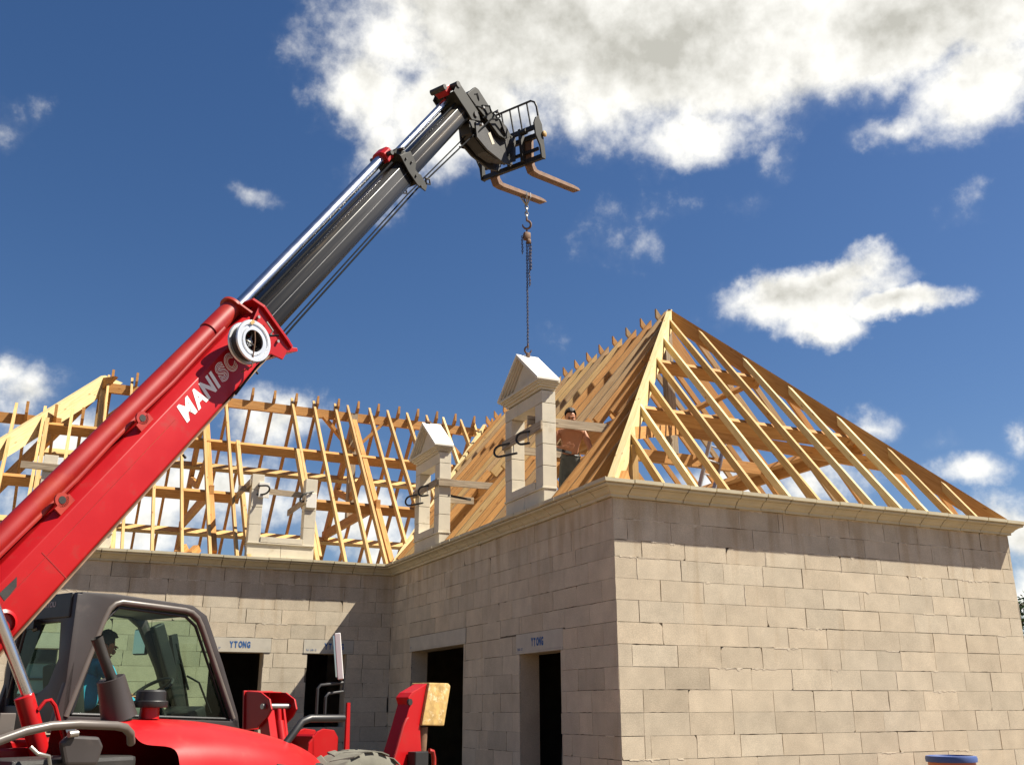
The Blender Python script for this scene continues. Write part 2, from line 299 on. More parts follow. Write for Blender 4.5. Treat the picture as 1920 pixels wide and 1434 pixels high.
    def build(s, name, mats, parent=None, smooth=False, bevel=0, origin=None):
        if not isinstance(mats, (list, tuple)): mats = [mats]
        mats = [M[x] if isinstance(x, str) else x for x in mats]
        me = bpy.data.meshes.new(name); off = Vector(origin) if origin is not None else Vector((0, 0, 0))
        me.from_pydata([tuple(Vector(p)-off) for p in s.v], [], s.f)
        uvl = me.uv_layers.new(name='grain'); i = 0
        flat = [c for f in s.uv for q in f for c in q]; uvl.data.foreach_set('uv', flat)
        ca = me.color_attributes.new('tint', 'FLOAT_COLOR', 'CORNER')
        flat = [c for f, t in zip(s.f, s.tint) for _ in f for c in (*t, 1)]; ca.data.foreach_set('color', flat)
        me.polygons.foreach_set('material_index', s.mi)
        for m_ in mats: me.materials.append(m_)
        bm = bmesh.new(); bm.from_mesh(me); bmesh.ops.recalc_face_normals(bm, faces=bm.faces)
        if bevel:
            es = [e for e in bm.edges if e.is_manifold and e.calc_face_angle(0) > .5]
            bmesh.ops.bevel(bm, geom=es, offset=bevel, segments=2, affect='EDGES', clamp_overlap=True, profile=.6)
        bm.to_mesh(me); bm.free()
        if smooth:
            me.polygons.foreach_set('use_smooth', [True]*len(me.polygons))
            me.set_sharp_from_angle(angle=R(38))
        o = bpy.data.objects.new(name, me); COL.objects.link(o); o.location = off
        if parent: o.parent = parent
        return o
def empty(name, loc=(0, 0, 0), rz=0):
    o = bpy.data.objects.new(name, None); COL.objects.link(o); o.location = loc; o.rotation_euler = (0, 0, rz); o.empty_display_size = .2; return o
def tag(o, label=None, cat=None, group=None, kind=None):
    if label: o['label'] = label
    if cat: o['category'] = cat
    if group: o['group'] = group
    if kind: o['kind'] = kind
    return o
def text_obj(name, body, size, ex, ey, nrm, pos, mat, parent, bold=0, sx=1, depth=.0015, spacing=1, shear=0, width=None, centre=False):
    """lettering as a real mesh lying on a surface: ex, ey reading directions, nrm out of the surface"""
    cu_ = bpy.data.curves.new(name, 'FONT'); cu_.body = body; cu_.size = size; cu_.offset = bold; cu_.extrude = depth; cu_.space_character = spacing; cu_.shear = shear
    cu_.resolution_u = 4
    tmp = bpy.data.objects.new('tmp', cu_); COL.objects.link(tmp)
    dg = bpy.context.evaluated_depsgraph_get(); me = bpy.data.meshes.new_from_object(tmp.evaluated_get(dg))
    bpy.data.objects.remove(tmp); me.name = name
    ex, ey, nrm, pos = Vector(ex).normalized(), Vector(ey).normalized(), Vector(nrm).normalized(), Vector(pos)
    if width: sx = width/(max(v.co.x for v in me.vertices)-min(v.co.x for v in me.vertices)); x0_ = min(v.co.x for v in me.vertices); [setattr(v.co, 'x', v.co.x-x0_-(bold if centre else 0)) for v in me.vertices]
    for v in me.vertices: c = v.co.copy(); v.co = pos+ex*c.x*sx+ey*c.y+nrm*c.z
    me.materials.clear(); me.materials.append(M[mat]); o = bpy.data.objects.new(name, me); COL.objects.link(o)
    if parent: o.parent = parent
    return o
def skin_body(name, joints, bones, mat, parent=None, root=0, sub=2):
    """one continuous figure grown over a skeleton: joints {(x,y,z,rx,ry)}"""
    me = bpy.data.meshes.new(name); me.from_pydata([j[:3] for j in joints], bones, []); me.materials.append(M[mat])
    o = bpy.data.objects.new(name, me); COL.objects.link(o)
    sk = o.modifiers.new('skin', 'SKIN'); sk.use_smooth_shade = True
    for i, j in enumerate(joints):
        sv = me.skin_vertices[0].data[i]; sv.radius = (j[3], j[4] if len(j) > 4 else j[3]); sv.use_root = (i == root)
    ss = o.modifiers.new('sub', 'SUBSURF'); ss.levels = ss.render_levels = sub
    dg = bpy.context.evaluated_depsgraph_get(); me2 = bpy.data.meshes.new_from_object(o.evaluated_get(dg)); me2.name = name
    o.modifiers.clear(); o.data = me2
    me2.polygons.foreach_set('use_smooth', [True]*len(me2.polygons))
    if parent: o.parent = parent
    return o

# ------------------------------------------------------------------ ground
W, D = 6.80, 8.11            # width of the right wing, length of its side wall
K = 1.19; EZ = .75           # roof pitch, height of rafter top edges above the wall face
g = MB(); g.add([(-400, -400, GZ), (400, -400, GZ), (400, 400, GZ), (-400, 400, GZ)], [(0, 1, 2, 3)])
tag(g.build('ground', 'ground'), kind='structure')

# ------------------------------------------------------------------ the house
house = empty('unfinished_house', (0, 0, GZ))
tag(house, 'unfinished L-shaped house of pale blocks with bare timber roof frame', 'house')
def hb(mb, name, mats, parent=None, **kw):
    """build a part of the house: coordinates stay world coordinates"""
    o = mb.build(name, mats, parent or house, **kw)
    if parent is None: o.location = o.location - Vector((0, 0, GZ))
    return o
ZS = [.5, .25, 0, -.2]+[-.45-.25*i for i in range(13)]
def block_wall(name, P0, u, n, L, openings, lintels=(), smear=.25, phase=0):
    P0, u, n = Vector(P0), Vector(u), Vector(n); mb = MB()
    pt = lambda a, z, d: P0+u*a+n*d+Vector((0, 0, z))
    # backing body and dark joint sheet, cut round the openings
    cuts = sorted({.014, L-.014}|{o[0] for o in openings}|{o[1] for o in openings})
    for a0, a1 in zip(cuts, cuts[1:]):
        mid = (a0+a1)/2; zz = [(GZ, .56)]
        for o in openings:
            if o[0] < mid < o[1]:
                zz = [q for z0, z1 in zz for q in ((z0, min(z1, o[2])), (max(z0, o[3]), z1)) if q[1]-q[0] > .01]
        for z0, z1 in zz:
            mb.prism([pt(a0, z0, -.016), pt(a1, z0, -.016), pt(a1, z1, -.016), pt(a0, z1, -.016)], -n*.284, mi=0, tint=(.93, .9, .86))
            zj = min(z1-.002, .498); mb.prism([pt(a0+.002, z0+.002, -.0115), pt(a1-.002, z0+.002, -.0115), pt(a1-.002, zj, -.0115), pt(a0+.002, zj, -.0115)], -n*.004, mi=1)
    avoid = [tuple(o) for o in openings]+[tuple(l) for l in lintels]
    for r_, (z1, z0) in enumerate(zip(ZS, ZS[1:])):
        a = -(.3125 if (r_+phase) % 2 else 0)-rnd.choice((0, 0, .12)); k = 0
        while a < L:
            wdt = .625 if rnd.random() > .12 else rnd.choice((.31, .42, .5, .08)); b = a+wdt
            segs = [(max(a, 0), min(b, L))] if b > .03 and a < L-.03 else []
            for o in avoid:
                if o[2] < z1-.05 and o[3] > z0+.05:
                    segs = [q for s0, s1 in segs for q in ((s0, min(s1, o[0])), (max(s0, o[1]), s1)) if q[1]-q[0] > .03]
            for s0, s1 in segs:
                zt, zb = z1, z0
                for o in avoid:      # trim blocks whose course is only partly taken by an opening
                    if o[0] < s1-.01 and o[1] > s0+.01:
                        if z0 < o[2] < z1 and o[3] >= z1: zt = min(zt, o[2])
                        if z0 < o[3] < z1 and o[2] <= z0: zb = max(zb, o[3])
                g0, g1 = (rnd.choice((.0008, .001, .002, .006)) for _ in (0, 1)); gh = rnd.choice((.0005, .0008, .0012, .0035))
                fr = rnd.uniform(0, .003)
                c = [(s0+g0, zb+gh), (s1-g1, zb+gh), (s1-g1, zt-gh), (s0+g0, zt-gh)]; poly = []
                for q, (ca, cz) in enumerate(c):
                    if rnd.random() < .08 and s1-s0 > .2:
                        e1, e2 = rnd.choice((.015, .02, .03, .05)), rnd.choice((.02, .03, .05, .09))
                        sa = 1 if q in (0, 3) else -1; sz = 1 if q in (0, 1) else -1
                        p1, p2 = (ca+sa*e1, cz), (ca, cz+sz*e2); pm = (ca+sa*e1*.35, cz+sz*e2*.45)
                        poly += [p2, pm, p1] if q in (0, 2) else [p1, pm, p2]
                    else: poly.append((ca, cz))
                P2 = []
                for (ax, az), (bx_, bz) in zip(poly, poly[1:]+poly[:1]):
                    P2.append((ax, az)); ln_ = math.hypot(bx_-ax, bz-az)
                    if ln_ > .1:
                        m_ = int(ln_/.06); nx_, nz_ = -(bz-az)/ln_, (bx_-ax)/ln_; big = rnd.random() < .25
                        for q in range(1, m_):
                            e_ = rnd.uniform(0, .0016)+(rnd.uniform(.001, .006) if big and rnd.random() < .4 else 0)
                            P2.append((ax+(bx_-ax)*q/m_+nx_*e_, az+(bz-az)*q/m_+nz_*e_))
                poly = P2
                t = rnd.uniform(.93, 1.06); w = rnd.uniform(-.008, .022)
                if rnd.random() < .07: t *= .88
                mb.prism([pt(x, z, fr) for x, z in poly], -n*(.014+fr), mi=0, tint=(t*(1+w), t, t*(1-w)))
                # glue squeezed out of the bed joint
                if rnd.random() < (smear*.45 if abs(z0+.0) > .3 else smear*2.2):
                    x = s0+rnd.uniform(0, .2); xe = min(s1, x+rnd.uniform(.05, .5)); up_, lo = [], []
                    while x < xe:
                        up_.append((x, zt+rnd.uniform(.000, .008))); lo.append((x, zt-rnd.uniform(.001, .013) - (.02 if rnd.random() < .1 else 0))); x += rnd.uniform(.012, .035)
                    if len(up_) > 2: mb.prism([pt(x_, z_, fr+rnd.uniform(.001, .003)) for x_, z_ in up_+lo[::-1]], -n*.012, mi=2)
                if rnd.random() < smear*.25:
                    x = s1-rnd.uniform(.0, .012); z_ = zb; l_, r2 = [], []
                    while z_ < zt: l_.append((x-rnd.uniform(0, .008), z_)); r2.append((x+rnd.uniform(.001, .008), z_)); z_ += .03
                    mb.prism([pt(min(x_, L-.001), q, fr+.003) for x_, q in l_+r2[::-1]], -n*.01, mi=2)
            a = b; k += 1
    return hb(mb, name, ['block', 'joint', 'mortar'])
LB = -.702   # top of the deep lintels
side_open = [(4.57, 6.93, GZ, -.95), (1.385, 2.58, GZ, -1.2)]; side_lin = [(4.48, 7.03, -.95, LB), (1.31, 2.68, -1.2, -.93)]
X0 = -13.0
back_open = [(-3.25-X0, -2.337-X0, GZ, -.95), (-1.555-X0, -.836-X0, -2.2, -.95), (-6.32-X0, -5.66-X0, -2.2, -.95), (-9.2-X0, -8.2-X0, GZ, -.95)]
back_lin = [(-3.4-X0, -2.21-X0, -.95, LB), (-1.634-X0, -.70-X0, -.95, LB), (-6.42-X0, -5.55-X0, -.95, LB), (-9.3-X0, -8.1-X0, -.95, LB)]
block_wall('gable_wall', (0, 0, 0), (1, 0, 0), (0, -1, 0), W, [], smear=.3)
block_wall('side_wall', (0, 0, 0), (0, 1, 0), (-1, 0, 0), D, side_open, side_lin, smear=.12, phase=1)
block_wall('courtyard_wall', (X0, D, 0), (1, 0, 0), (0, -1, 0), -X0, back_open, back_lin, smear=.22)
block_wall('outer_wall', (W, 0, 0), (0, 1, 0), (1, 0, 0), D+6.8, [], smear=.1)
mb = MB(); mb.box((-3.1, D+6.65, (GZ+.5)/2), (19.7, .3, .5-GZ)); mb.box((X0+.15, D+3.4, (GZ+.5)/2), (.3, 6.19, .5-GZ)); hb(mb, 'rear_wall', 'block')
mb = MB(); mb.box((W/2, D/2+3.4, .39), (W-.1, D+6.7, .2)); mb.box((X0/2-.05, D+3.4, .388), (-X0-.2, 6.7, .19)); hb(mb, 'floor_slab', 'concrete')
# rooms behind the openings: partitions keep daylight out, shade of the unlit rooms put into their near-black colour
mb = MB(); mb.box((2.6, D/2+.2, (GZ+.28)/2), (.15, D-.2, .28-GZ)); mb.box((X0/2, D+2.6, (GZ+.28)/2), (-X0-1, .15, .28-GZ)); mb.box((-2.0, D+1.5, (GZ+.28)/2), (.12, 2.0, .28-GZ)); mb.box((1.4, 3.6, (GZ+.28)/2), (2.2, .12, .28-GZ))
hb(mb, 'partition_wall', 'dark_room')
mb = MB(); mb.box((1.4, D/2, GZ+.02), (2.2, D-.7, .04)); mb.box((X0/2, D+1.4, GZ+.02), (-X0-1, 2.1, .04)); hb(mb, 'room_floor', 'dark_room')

# lintels with stencilled lettering
def lintel(P0, u, n, o, txt=None, tpos=.5, code=None, size=.125):
    P0, u, n = Vector(P0), Vector(u), Vector(n); mb = MB()
    q = lambda a, z, d: P0+u*a+n*d+Vector((0, 0, z))
    a0, a1, z0, z1 = o[0]+.004, o[1]-.004, o[2]+.003, o[3]-.003
    mb.prism([q(a0, z0+.03, .004), q(a1, z0+.03, .004), q(a1, z1, .004), q(a0, z1, .004)], -n*.29)
    mb.prism([q(a0, z0, .010), q(a1, z0, .010), q(a1, z0+.028, .010), q(a0, z0+.028, .010)], -n*.295)
    l = hb(mb, 'lintel', 'lintel', bevel=.003)
    flip = -1 if u.cross(Vector((0, 0, 1))).dot(n) < 0 else 1
    ex = u*flip
    if txt:
        c = q((o[0]+o[1])/2 if tpos is None else tpos, (z0+z1)/2+.01, .0055)
        for i, ch in enumerate(txt):
            t = text_obj('stencil_lettering', ch, size, ex, (0, 0, 1), n, c+ex*(i-2.5)*size*.52+Vector((0, 0, -size*.36+rnd.uniform(-.003, .003))), 'blue_ink', l, bold=.008, sx=.58, depth=.0006)
    if code:
        for i, ch in enumerate(code):
            p_ = q(o[0]+.05+i*.028, z0+.045, .0055) if flip > 0 else q(o[1]-.05-i*.028, z0+.045, .0055)
            text_obj('code_lettering', ch, .05, ex, (0, 0, 1), n, p_, 'blue_ink', l, bold=.001, sx=.7, depth=.0006)
    return l
A = ((0, 0, 0), (0, 1, 0), (-1, 0, 0)); B = ((X0, D, 0), (1, 0, 0), (0, -1, 0))
lintel(*A, side_lin[0], code='37'); lintel(*A, side_lin[1], 'YTONG', 2.02, '200-37', .14)
lintel(*B, back_lin[0], 'YTONG', -2.745-X0, None, .14); lintel(*B, back_lin[1], 'YTONG', -1.06-X0, '16 60-3', .14); lintel(*B, back_lin[2]); lintel(*B, back_lin[3])
text_obj('code_lettering', '37', .05, (1, 0, 0), (0, 0, 1), (0, -1, 0), (-3.12, D-.0055, -.9), 'blue_ink', house, sx=.7, depth=.0006).location.z = -GZ
# shutter leaning inside the left window, wooden board under it
mb = MB(); mb.box((-6.0, D+.2, -1.42), (.6, .03, .5)); tag(hb(mb, 'window_shutter', 'panel_blue'), None)
mb = MB()
for z in (-1.16, -1.42, -1.66): mb.box((-6.0, D+.17, z), (.62, .03, .035))
hb(mb, 'shutter_bar', 'black')

# cornice: moulded cast stone blocks swept round the eaves, mitred at the corners
PROF = [(-.03, .503), (.04, .503), (.04, .535), (.065, .55), (.085, .575), (.12, .60), (.165, .615), (.17, .64), (.205, .65), (.207, .692), (-.03, .700)]
path = [Vector((X0, D, 0)), Vector((0, D, 0)), Vector((0, 0, 0)), Vector((W, 0, 0)), Vector((W, D+6.8, 0)), Vector((X0, D+6.8, 0))]
nrm = [Vector((0, -1, 0)), Vector((-1, 0, 0)), Vector((0, -1, 0)), Vector((1, 0, 0)), Vector((0, 1, 0))]
cor, core = MB(), MB()
for i in range(5):
    a, b = path[i], path[i+1]; d = (b-a).normalized(); L = (b-a).length; n = nrm[i]
    def shift(k, p_):     # how far the section moves along d at a mitred corner
        if k == 0: return 0 if i == 0 else (-nrm[i-1].dot(d))*-p_*1.0
        return 0 if i == 4 else nrm[i+1].dot(d)*p_
    joints = [0]; x = .2 if i != 0 else (L % .4)
    while x < L-.15: joints.append(x); x += .4
    joints.append(L)
    for j, (x0, x1) in enumerate(zip(joints, joints[1:])):
        gp = rnd.uniform(.005, .008); vs = []; oy = rnd.uniform(-.003, .003)
        for e, xx in ((0, x0), (1, x1)):
            wob = [rnd.uniform(-.005, .005)+.006*math.sin(q*1.7+j) for q in range(len(PROF))]
            for q, (p_, z) in enumerate(PROF):
                if j == 0 and e == 0: s_ = shift(0, p_)
                elif j == len(joints)-2 and e == 1: s_ = shift(1, p_)
                else: s_ = (gp if e == 0 else -gp)+wob[q]*.6
                vs.append(a+d*(xx+s_)+n*(p_+oy)+Vector((0, 0, z+oy)))
        m_ = len(PROF)
        cor.add(vs, [tuple(range(m_)), tuple(range(2*m_-1, m_-1, -1))]+[(q, (q+1) % m_, (q+1) % m_+m_, q+m_) for q in range(m_)])
    vs = []
    for e, xx in ((0, 0), (1, L)):
        for p_, z in PROF:
            p2 = p_-.03 if p_ > .03 else p_+.003; z2 = z-.012 if z > .6 else z+.02
            vs.append(a+d*(xx+shift(e, p2)+(.004 if e == 0 else -.004))+n*p2+Vector((0, 0, z2)))
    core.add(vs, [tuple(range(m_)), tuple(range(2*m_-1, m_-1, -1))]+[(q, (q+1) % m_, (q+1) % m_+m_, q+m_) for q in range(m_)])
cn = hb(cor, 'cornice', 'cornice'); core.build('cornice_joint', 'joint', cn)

# ---- timber roof
def timber(name, a, b, w, h, up, mat='pine', align=1, plumb=None, parent=None):
    w *= rnd.uniform(.94, 1.06); h *= rnd.uniform(.95, 1.05)
    mb = MB(); mb.beam(a, b, w, h, up, align, plumb=plumb); return hb(mb, name, mat, parent, origin=Vector(a))
zf = lambda t: EZ+K*t
UF, UL, UR, UB, UBR = (0, -K, 1), (-K, 0, 1), (K, 0, 1), (0, -K, 1), (0, K, 1)
pick = lambda: rnd.choice(('pine', 'pine', 'pale'))
pick2 = lambda: rnd.choice(('orange', 'orange', 'orange', 'pine', 'aged'))
H2 = W/2
def jit(v=.012): return rnd.uniform(-v, v)
# hipped end over the gable wall
for i in range(12):
    x = .75+.497*i; t = min(x, W-x)-.06
    timber('rafter', (x, -.03, zf(-.03)), (x+jit(.006), t, zf(t)), .045, .10, UF, rnd.choice(('pine', 'pine', 'pale')), plumb=((0, 0, 1), (0, 1, 0)))
# left slope, above the side wall
ys = [.72, 1.22] + [3.12, 3.62, 4.1, 4.62, 5.13] + [7.12, 7.62]
for y in ys:
    t = min(y-.06, H2); timber('rafter', (-.03, y, zf(-.03)), (t+(.06 if y > H2 else 0), y+jit(), zf(t+(.06 if y > H2 else 0))), .06, .16, UL, pick2(), plumb=((0, 0, 1), (1, 0, 0)))
for y, x0 in ((1.72, 1.2), (2.2, 1.35), (2.7, 1.35), (5.62, 1.35), (6.1, 1.35), (6.6, 1.35)):
    t = min(y-.06, H2+.06)
    if t > x0: timber('rafter', (x0, y, zf(x0)), (t, y+jit(), zf(t)), .06, .16, UL, pick2(), plumb=(None, (1, 0, 0)))
for y in (1.63, 3.05, 5.55, 6.98): # short doubled rafters beside the dormers
    t = 1.45 if y > 1.7 else y-.05; timber('jack_rafter', (-.03, y, zf(-.03)), (t, y, zf(t)), .06, .16, UL, 'orange', plumb=((0, 0, 1), None))
for i in range(6):      # jacks standing on the valley
    y = 8.12+.5*i+.05; x0 = y-D; timber('rafter', (x0+.03, y, zf(x0+.03)), (H2+.06, y, zf(H2+.06)), .06, .16, UL, pick2(), plumb=(None, (1, 0, 0)))
# right slope
for i in range(22):
    y = .7+.5*i; t = min(y-.06, H2+.1)
    timber('rafter', (W+.03, y, zf(-.03)), (W-t, y+jit(), zf(t)), .045, .10, UR, pick2(), plumb=((0, 0, 1), (1, 0, 0)))
# courtyard wing, front slope
ext = [-5.95-.5*i for i in range(3)]
for x in (-.93, -.44, -.12, .40, .87, 1.36, 1.84, 2.27, 2.76, 3.08, -2.93, -3.40, -3.88, -4.38, -4.87, -5.36):
    y0 = D-.03 if x < .1 else D+x-.0; t0 = y0-D; lean = jit(.02)
    timber('rafter', (x, y0, zf(t0)), (x+lean+.04, D+H2+.06, zf(H2+.06)), 0.05, .12, UB, 'pine' if x < 1 else pick(), plumb=((0, 0, 1) if x < .1 else None, (0, 1, 0)))
for x, t in ((-2.72, 2.25), (-1.47, 2.2), (-6.35, 2.3), (-5.02, 2.25)):
    timber('jack_rafter', (x, D-.03, zf(-.03)), (x, D+t, zf(t)), .07, .16, UB, 'pine', plumb=((0, 0, 1), None))
for x in (): timber('jack_rafter', (x, D+2.2, zf(2.2)-.02), (x, D+2.35, zf(2.35)-.02), .055, .15, UB, 'pine')
timber('rafter', (-1.40, D+.05, zf(.05)), (-1.40, D+H2+.06, zf(H2+.06)), .055, .15, UB, 'pine', plumb=((0, 0, 1), (0, 1, 0)))
# rear slope
YR = D+6.8
for i in range(19):
    x = -5.25+.49*i; timber('rafter', (x, YR+.03, zf(-.03)), (x+jit(), D+H2-.12, zf(H2+.12)), .05, .12, UBR, 'orange', plumb=((0, 0, 1), (0, 1, 0)))
# lower extension at the far left
HE = 2.45
for x in (-5.93, -6.42, -6.93, -7.45, -7.95, -8.45):
    t0 = max(0, -5.43-x-3.4+.0); timber('jack_rafter', (x-.02, D-.03, zf(-.03)), (x, D+HE+.1, zf(HE+.1)), .055, .15, UB, 'pine', plumb=((0, 0, 1), (0, 1, 0)))
    timber('jack_rafter', (x+.2, D+2*HE, zf(0)), (x+.2, D+HE-.1, zf(HE+.1)), .055, .15, UBR, 'orange', plumb=((0, 0, 1), (0, 1, 0)))
timber('ridge_beam', (-9.5, D+HE+.05, zf(HE)-.12), (-6.1, D+HE+.05, zf(HE)-.12), .08, .2, (0, 0, 1), 'orange')
# hips, valley, ridges
def hip(a, b, up, mat, w=.09, h=.24, name='hip_rafter'): return timber(name, a, b, w, h, up, mat, plumb=((0, 0, 1), (0, 0, 1) if False else None))
hip((-.02, -.02, zf(0)-.01), (H2, H2, zf(H2)+.01), (-.84, -.84, 1), 'pale')
hip((W+.02, -.02, zf(0)-.01), (H2, H2, zf(H2)+.01), (.84, -.84, 1), 'orange')
hip((-5.43, D+H2, zf(H2)+.02), (-5.43-H2, D, zf(0)), (-.84, -.84, 1), 'pale', .1, .34)
hip((-5.43, D+H2, zf(H2)-.05), (-5.43-H2, YR, zf(0)), (-.84, .84, 1), 'orange')
hip((W, YR, zf(0)), (H2, YR-H2, zf(H2)), (.84, .84, 1), 'orange')
hip((-.05, D-.05, zf(-.05)), (H2, D+H2, zf(H2)), (-.84, -.84, 1), 'pale', .07, .20, 'valley_rafter')
RZ = zf(H2)-.14
timber('ridge_beam', (-5.43, D+H2, RZ), (H2+.1, D+H2, RZ), .08, .21, (0, 0, 1), 'orange')
timber('ridge_beam', (H2, H2+.05, RZ), (H2, D+H2, RZ), .08, .22, (0, 0, 1), 'orange')
# purlins: front faces of the roof carry two each, set under the rafters
def purlin(a, b, up, h=.22, w=.08, mat='orange'): return timber('purlin', a, b, w, h, up, mat)    # set square to the slope
for zp in (3.36, 2.19):
    t = (zp-EZ+.19)/K
    purlin((t, t, zp), (W-t, t, zp), UF); purlin((t, t, zp), (t, D+t, zp), UL, .2, .07); purlin((W-t, t, zp), (W-t, YR-t, zp), UR, .18, .07)
for zp in (3.40, 2.10):
    t = (zp-EZ+.18)/K
    if zp > 3: purlin((-5.43-H2+t, D+t, zp), (t, D+t, zp), UB)
    else: purlin((-5.43-H2+t, D+t, zp), (-2.75, D+t, zp), UB); purlin((-1.5, D+t, zp), (t, D+t, zp), UB)
    purlin((-5.43-H2+t, YR-t, zp-.05), (W-t, YR-t, zp-.05), UBR, .22, .085, 'pine')
# trusses
def truss(c, u, n_up=1, post=True, half=H2, mat='orange', zb=.52, drop=.22):
    """king post truss in the vertical plane through c along u"""
    c, u = Vector(c), Vector(u); top = Vector((c.x, c.y, zf(half)-drop-.05))
    for s in (-1, 1):
        timber('principal_rafter', c+u*s*(half-.22)+Vector((0, 0, zf(.22)-drop+.02)), top+u*s*.05, .10, .22, u*s*K+Vector((0, 0, 1)), mat)
    timber('tie_beam', c-u*(half-1.25)+Vector((0, 0, 2.22)), c+u*(half-1.25)+Vector((0, 0, 2.22)), .09, .2, (0, 0, 1), mat)
    if post: timber('king_post', (c.x, c.y, 2.2), (c.x, c.y, zf(half)-.16), .15, .15, (1, 0, 0), 'oldwood' if post == 2 else mat, align=0)
    for s in (-1, 1): timber('strut', c+Vector((0, 0, 2.65)), c+u*s*(half-2.25)+Vector((0, 0, zf(2.25)-.42)), .08, .16, (0, 0, 1), mat, align=0)
truss((H2, H2+.15, 0), (1, 0, 0), post=2); truss((H2, 7.3, 0), (1, 0, 0))
truss((.06, D+H2, 0), (0, 1, 0), post=2); truss((-5.40, D+H2, 0), (0, 1, 0), mat='pine')
truss((-3.3, D+H2, 0), (0, 1, 0), post=False)
for cx, sgn in ((.06, -1), (.06, 1), (-5.40, 1), (2.9, -1)):
    timber('brace', (cx, D+H2, 3.75), (cx+sgn*.72, D+H2, 4.5), .07, .16, (0, 1, 0), 'orange', align=0)
for cy, sgn in ((H2+.15, 1), (7.3, -1), (7.3, 1)): timber('brace', (H2, cy, 3.75), (H2, cy+sgn*.72, 4.5), .07, .16, (1, 0, 0), 'orange', align=0)
# half trusses under the hips and the long tie beams seen through the gable end
timber('strut', (H2, H2, 2.6), (.9, .9, 1.62), .09, .18, (0, 0, 1), 'orange', align=0); timber('strut', (H2, H2, 2.6), (W-.9, .9, 1.62), .09, .18, (0, 0, 1), 'orange', align=0)
timber('tie_beam', (1.3, 1.35, 2.12), (1.3, 7.2, 2.12), .08, .2, (0, 0, 1), 'orange'); timber('tie_beam', (W-1.3, 1.35, 2.12), (W-1.3, 7.2, 2.12), .08, .2, (0, 0, 1), 'orange')
timber('prop', (.72, .62, .5), (.72, .62, 1.36), .09, .09, (1, 0, 0), 'pine', align=0); timber('prop', (.78, .78, .5), (.78, .78, 1.5), .06, .16, (1, 0, 0), 'orange', align=0)
for x, y in ((.20, .12), (-3.93, D+.12), (-3.72, D+.14), (.1, D-.1+.2)): timber('wall_plate_block', (x, y, .70), (x+.12, y+.1, .84), .12, .14, (0, 0, 1), 'orange', align=0)
for a, b in (((.1, .17, .64), (W-.1, .17, .64)), ((.17, .3, .642), (.17, D-.2, .642)), ((X0+.2, D+.17, .64), (-.1, D+.17, .64)), ((W-.17, .3, .642), (W-.17, YR-.3, .642))):
    timber('wall_plate', a, b, .12, .12, (0, 0, 1), 'orange', align=0)

# ---- stone dormers
PW = .22
def dormer(P0, u, n, gable=True, label=None):
    """P0 = centre of the dormer on its front plane, u = across, n = outwards"""
    P0, u, n = Vector(P0), Vector(u), Vector(n); HWd = .61
    q = lambda a, z, d: P0+u*a+n*d+Vector((0, 0, z))
    def bx(a0, a1, z0, z1, d0, d1, mb): mb.prism([q(a0, z0, d0), q(a1, z0, d0), q(a1, z1, d0), q(a0, z1, d0)], n*(d1-d0))
    mb = MB(); bx(-HWd, -.003, .69, .955, -.22, -.012, mb); bx(.003, HWd, .69, .955, -.22, -.012, mb)
    base = hb(mb, 'dormer', 'stone', bevel=.004)
    if label: base['label'] = label
    P = lambda mb_, nm, mt='stone', **k: mb_.build(nm, mt, base, **k)
    for s in (-1, 1):
        mb = MB(); zz = [.96, 1.28, 1.59, 1.90, 2.185] if gable else [.96, 1.30, 1.62, 1.94, 2.235]
        a0, a1 = (-HWd, -HWd+PW) if s < 0 else (HWd-PW, HWd)
        for z0, z1 in zip(zz, zz[1:]):
            e = rnd.uniform(-.002, .002); bx(a0+e, a1+e, z0+.003, z1-.003, -.215+e, .0+e, mb)
        j = MB(); bx(a0+.01, a1-.01, zz[0], zz[-1], -.205, -.01, j); j.build('pillar_joint', 'joint', base)
        P(mb, 'pillar', bevel=.005)
    mb = MB(); bx(-HWd+PW+.006, HWd-PW-.006, .985, 1.085, -.20, .015, mb); bx(-HWd-.01, HWd+.01, .957, .983, -.215, .012, mb); P(mb, 'sill', bevel=.004)
    if gable:
        mb = MB()
        for a0, a1 in ((-HWd, -.2), (-.2, .18), (.18, HWd)): bx(a0+.002, a1-.002, 2.19, 2.37, -.215, .0, mb)
        P(mb, 'lintel', bevel=.004)
    return base
def pediment_mesh(P0, u, n, mb, mbw):
    """triangular gable stone: moulded raking cornice, sunk tympanum, white top slabs"""
    P0, u, n = Vector(P0), Vector(u), Vector(n); q = lambda a, z, d: P0+u*a+n*d+Vector((0, 0, z))
    HB = .655; zt = 3.03; ze = 2.50
    for off, z0, z1 in ((.02, 2.375, 2.41), (.055, 2.41, 2.44), (.085, 2.44, 2.465), (.115, 2.465, 2.50)):
        w_ = HB-.115+off
        mb.prism([q(-w_, z0, -.215-off*.3), q(w_, z0, -.215-off*.3), q(w_, z0, off), q(-w_, z0, off)], Vector((0, 0, z1-z0-.001)))
    # tympanum and raking mouldings
    mb.prism([q(-HB+.12, ze, 0), q(HB-.12, ze, 0), q(0, zt-.12, 0)], -n*.2)
    for k, (dd, hh, lo) in enumerate(((.115, .0, .03), (.09, .03, .055), (.06, .055, .08), (.03, .08, .105))):
        for s in (-1, 1):
            mb.prism([q(s*(HB-hh*1.3), ze+.001, dd), q(0, zt-hh-.001, dd), q(0, zt-lo-.001, dd), q(s*(HB-lo*1.9), ze+.001, dd)], -n*(dd+.03+.002*k))
    for s in (-1, 1):
        mbw.prism([q(s*(HB+.02), ze-.014, .125), q(0, zt, .125), q(0, zt+.03, .125), q(s*(HB+.02), ze+.016, .125)], -n*.36)
CR, CM = 2.375, 6.30
